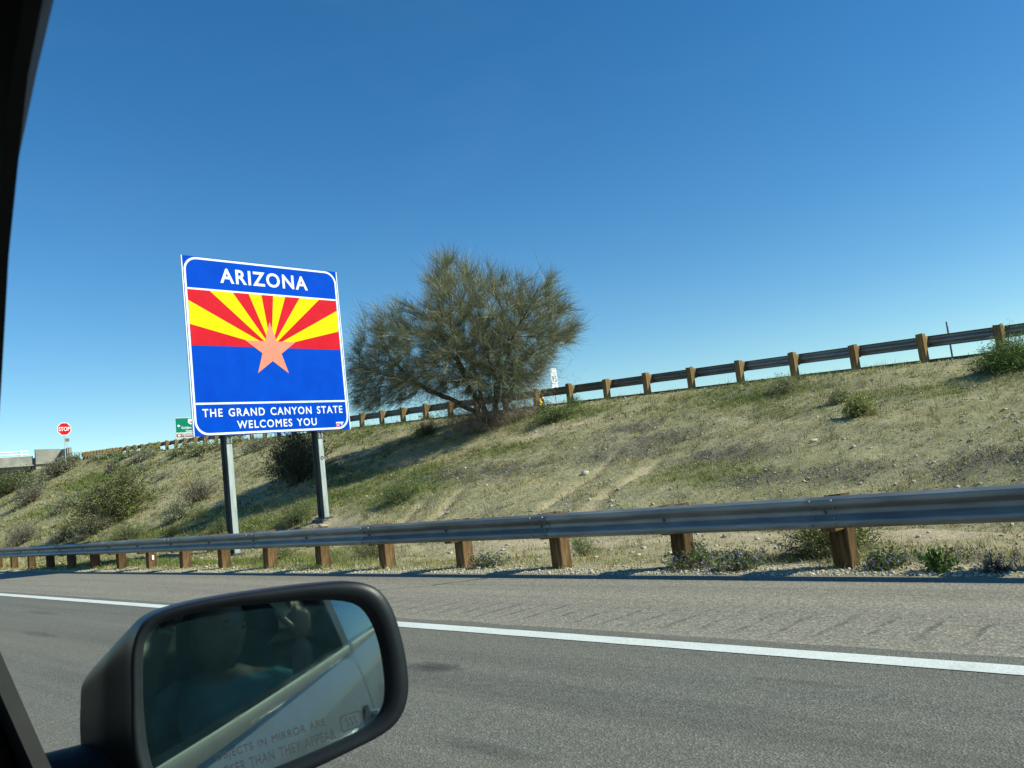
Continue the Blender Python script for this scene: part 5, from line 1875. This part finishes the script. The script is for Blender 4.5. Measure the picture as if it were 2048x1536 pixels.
ca, sa = math.cos(.11), math.sin(.11)
hf = lambda u, v, w_=0: on_sphere(a0 + u * ca - v * sa, b0 + u * sa + v * ca, .0003 + w_)
mb = MB()
ring_strip(mb, rrect(-.0095, .0095, -.0066, .0066, .003, 5), rrect(-.0085, .0085, -.0056, .0056, .0024, 5), hf, 0, .0002)
mb.build('heater_icon', M['etch'], mir_)
for cx in (-.0035, .0, .0035):
    mb = MB()
    rows = []
    for k in range(13):
        v = -.0036 + .0072 * k / 12
        u = cx + .0007 * math.sin(k / 12 * 2 * math.pi)
        rows.append([hf(u - .0005, v, .0002), hf(u + .0005, v, .0002)])
    mb.grid(rows).build('heater_wave', M['etch'], mir_)

# ---- the passenger seen in the mirror, and the phone
M['skin'] = pm('skin', (0.36, 0.19, 0.125), (0.42, 0.23, 0.15), 20, .5)
M['shirt'] = pm('teal_cotton', (0.10, 0.38, 0.39), (0.14, 0.46, 0.46), 14, .9, 0, .5, 30, dist=.004)
M['hair'] = pm('dark_hair', (0.012, 0.009, 0.007), (0.03, 0.022, 0.016), 60, .5)
M['lips'] = pm('lips', (0.30, 0.09, 0.075), None, rough=.4)
M['jeans'] = pm('dark_jeans', (0.02, 0.025, 0.045), (0.035, 0.045, 0.07), 40, .9)


def skinned(name, V, E, R_, sub=2):
    me = bpy.data.meshes.new(name)
    me.from_pydata(V, E, [])
    ob = bpy.data.objects.new(name, me)
    col.objects.link(ob)
    md = ob.modifiers.new('s', 'SKIN')
    for i, r in enumerate(R_):
        sv = me.skin_vertices[0].data[i]
        sv.radius = (r, r) if not hasattr(r, '__len__') else r
        sv.use_root = (i == 0)
    md.use_smooth_shade = True
    s2 = ob.modifiers.new('u', 'SUBSURF')
    s2.levels = sub
    s2.render_levels = sub
    dg = bpy.context.evaluated_depsgraph_get()
    out = bpy.data.meshes.new_from_object(ob.evaluated_get(dg))
    bpy.data.objects.remove(ob)
    return out


PB = Vector((.42, -.25, .55))
person = empty('person', PB)
tag(person, 'passenger in teal shirt with raised arm seen in the wing mirror', 'person')
# joints: pelvis, belly, chest, neck base, neck top, right and left arm chains, legs
J = [(.42, -.25, .60), (.44, -.25, .74), (.40, -.22, .93), (.32, -.18, 1.05), (.26, -.155, 1.11),
     (.39, -.02, 1.03), (.33, .055, .93), (.225, .10, 1.07), (.20, .105, 1.17),
     (.41, -.38, 1.03), (.26, -.46, .94), (.13, -.30, 1.16), (.075, -.20, 1.26),
     (.36, -.14, .58), (-.10, -.12, .62), (-.36, -.12, .34),
     (.36, -.36, .58), (-.10, -.38, .62), (-.36, -.38, .34)]
E_ = [(0, 1), (1, 2), (2, 3), (3, 4), (3, 5), (5, 6), (6, 7), (7, 8), (3, 9), (9, 10), (10, 11), (11, 12), (0, 13), (13, 14), (14, 15), (0, 16), (16, 17), (17, 18)]
RR = [.14, .13, .14, .075, .052, .062, .043, .034, .026, .062, .043, .034, .026, .085, .062, .04, .085, .062, .04]
parts = [skinned('body', J, E_, RR)]


def hand(o_, fwd, side, up):
    """palm and five fingers curled, as skinned chains"""
    o_, fwd, side, up = Vector(o_), Vector(fwd).normalized(), Vector(side).normalized(), Vector(up).normalized()
    res = [skinned('palm', [o_, o_ + fwd * .045, o_ + fwd * .085], [(0, 1), (1, 2)], [(.026, .018), (.038, .016), (.036, .013)], 2)]
    for k, (s_, ln) in enumerate(((-.030, .060), (-.010, .072), (.010, .068), (.029, .052))):
        b0 = o_ + fwd * .08 + side * s_
        b1 = b0 + fwd * ln * .5 + up * .012
        b2 = b1 + fwd * ln * .15 + up * ln * .38
        b3 = b2 - fwd * ln * .25 + up * ln * .12
        res.append(skinned('finger', [b0, b1, b2, b3], [(0, 1), (1, 2), (2, 3)], [.0095, .009, .0085, .007], 1))
    t0 = o_ + fwd * .03 - side * .03
    t1 = t0 + fwd * .025 - side * .02 + up * .015
    t2 = t1 + fwd * .03 + up * .022
    res.append(skinned('thumb', [t0, t1, t2], [(0, 1), (1, 2)], [.012, .0105, .008], 1))
    return res


parts += hand((.20, .105, 1.165), (-.1, .02, 1), (1, .1, 0), (-.1, -1, 0))
parts += hand((.075, -.20, 1.255), (-.62, .55, .35), (.2, -.4, 1), (-.3, -.5, 0))


def head_mesh():
    me = bpy.data.meshes.new('head')
    V, F = [], []
    nu, nv = 32, 24
    c = Vector((.185, -.13, 1.225))
    fw = Vector((-.45, .88, -.12)).normalized()
    sd = Vector((0, 0, 1)).cross(fw).normalized()
    upv = fw.cross(sd).normalized()
    for j in range(nv + 1):
        th = math.pi * j / nv
        for i in range(nu):
            ph = 2 * math.pi * i / nu
            x, y, z = math.sin(th) * math.cos(ph), math.sin(th) * math.sin(ph), math.cos(th)
            rx, ry, rz = .098, .076, .118
            jaw = max(0.0, -z)
            ry *= 1 - .30 * jaw
            if x < 0:
                rx *= 1 - .25 * jaw
            r = 1.0
            front = max(0.0, x)
            nose = math.exp(-(y / .16) ** 2 - ((z + .12) / .2) ** 2) * (front > .6) * .22
            eyes = -.10 * sum(math.exp(-((y - e) / .16) ** 2 - ((z - .08) / .10) ** 2) for e in (-.36, .36)) * (front > .3)
            chin = .08 * math.exp(-(y / .25) ** 2 - ((z + .82) / .15) ** 2) * (front > .1)
            mouth = .03 * math.exp(-(y / .25) ** 2 - ((z + .45) / .07) ** 2) * (front > .5)
            r += nose + eyes + chin + mouth
            V.append(c + fw * (x * rx * r) + sd * (y * ry) + upv * (z * rz))
    for j in range(nv):
        for i in range(nu):
            k = (i + 1) % nu
            F.append((j * nu + i, j * nu + nu + i, j * nu + nu + k, j * nu + k))
    for e in (-1, 1):   # ears
        b0 = len(V)
        ec = c + sd * (e * .076) + upv * -.005 - fw * .005
        for k in range(8):
            a = 2 * math.pi * k / 8
            V.append(ec + upv * (.03 * math.cos(a)) + fw * (.017 * math.sin(a)))
        V.append(ec + sd * (e * .018) - fw * .008)
        F += [(b0 + k, b0 + (k + 1) % 8, b0 + 8) for k in range(8)]
        F.append(tuple(range(b0 + 7, b0 - 1, -1)))
    me.from_pydata(V, [], F)
    return me, c, fw, sd, upv


hm, hc, hfw, hsd, hup = head_mesh()
parts.append(hm)
V, F = [], []
for p_ in parts:
    n0 = len(V)
    V += [v.co.copy() - PB for v in p_.vertices]
    F += [tuple(i + n0 for i in pl.vertices) for pl in p_.polygons]
me = bpy.data.meshes.new('body')
me.from_pydata(V, [], F)
tmp = bpy.data.objects.new('body', me)
col.objects.link(tmp)
rmd = tmp.modifiers.new('r', 'REMESH')
rmd.mode = 'VOXEL'
rmd.voxel_size = .0055
rmd.use_smooth_shade = True
sm = tmp.modifiers.new('s', 'SMOOTH')
sm.factor = .5
sm.iterations = 2
me2 = bpy.data.meshes.new_from_object(tmp.evaluated_get(bpy.context.evaluated_depsgraph_get()))
bpy.data.objects.remove(tmp)
link('body', me2, M['skin'], person)


def garment(name, segs, zmax, off, wr, mat):
    """cloth that follows the body: the faces near the given bones, moved outward, with folds"""
    bv = np.array([v.co for v in me2.vertices])
    bn = np.array([v.normal for v in me2.vertices])
    best = np.full(len(bv), 9.0)
    own = np.zeros(len(bv), bool)
    for k, (a, b_) in enumerate(E_):
        pa, pb = np.array(J[a]) - np.array(PB), np.array(J[b_]) - np.array(PB)
        u = np.clip(((bv - pa) @ (pb - pa)) / ((pb - pa) @ (pb - pa)), 0, 1)
        d_ = np.linalg.norm(bv - pa - u[:, None] * (pb - pa), axis=1) - (RR[a] + RR[b_]) / 2
        nb = d_ < best
        best = np.where(nb, d_, best)
        ok = np.zeros(len(bv), bool)
        if k in segs:
            ok = u <= segs[k]
        own = np.where(nb, ok, own)
    own &= (bv[:, 2] + PB.z) < zmax
    keep = [tuple(p.vertices) for p in me2.polygons if all(own[i] for i in p.vertices)]
    ids = sorted({i for f in keep for i in f})
    mp2 = {j: k for k, j in enumerate(ids)}
    P = []
    for i in ids:
        q = Vector(bv[i])
        P.append(q + Vector(bn[i]) * (off + wr * (mnoise.noise(q * 18 + Vector((q.z * 20, 0, 0))) + .5 * mnoise.noise(q * 45))))
    mm = bpy.data.meshes.new(name)
    mm.from_pydata(P, [], [tuple(mp2[j] for j in f) for f in keep])
    mm.polygons.foreach_set('use_smooth', [True] * len(mm.polygons))
    return link(name, mm, M[mat], person)


garment('shirt', {0: 1, 1: 1, 2: 1, 4: 1, 5: .8, 8: 1, 9: .8}, 1.085, .012, .007, 'shirt')
garment('trousers', {12: 1, 13: 1, 14: .8, 15: 1, 16: 1, 17: .8}, .75, .010, .004, 'jeans')
for e in (-1, 1):
    for nm, f_, s_, u_, dims, mt in (('eye', .090, .030, .010, (.010, .014, .006), 'hair'), ('eyebrow', .096, .031, .030, (.008, .020, .005), 'hair')):
        q = hc + hfw * f_ + hsd * (e * s_) + hup * u_ - PB
        MB().box(q, dims, Matrix((hfw, hsd, hup)).transposed(), .002).build(nm, M[mt], person, True)
MB().box(hc + hfw * .093 - hup * .055 - PB, (.010, .040, .010), Matrix((hfw, hsd, hup)).transposed(), .004).build('lips', M['lips'], person, True)
mb = MB()
nj, ni_ = 26, 48
V, ok = [], []
for j in range(nj + 1):
    th = math.pi * .80 * j / nj
    for i in range(ni_):
        ph = 2 * math.pi * i / ni_
        x, y, z = math.sin(th) * math.cos(ph), math.sin(th) * math.sin(ph), math.cos(th)
        r = 1.10 + .02 * math.sin(ph * 11 + 2 * math.sin(th * 4)) + .05 * max(0, -z)
        V.append(hc + hfw * (x * .100 * r - .008) + hsd * (y * .084 * r) + hup * (z * .122 * r + .004) - PB)
        ok.append(not (x > .30 and z < .62 - .25 * abs(y)))
F = []
for j in range(nj):
    for i in range(ni_):
        k = (i + 1) % ni_
        q = (j * ni_ + i, j * ni_ + ni_ + i, j * ni_ + ni_ + k, j * ni_ + k)
        if all(ok[n_] for n_ in q):
            F.append(q)
mb.add(V, F)
mb.build('hair', M['hair'], person, 'all')
# the phone just behind the lens
ph_ = MB()
rot = cam.matrix_world.to_3x3()
ph_.box(rot @ Vector((-.055, .012, .012)), (.138, .067, .0075), rot, .003)
phone = ph_.build('phone', M['black'])
phone.location = EYE
tag(phone, 'black phone held up by the passenger at the car window', 'phone')
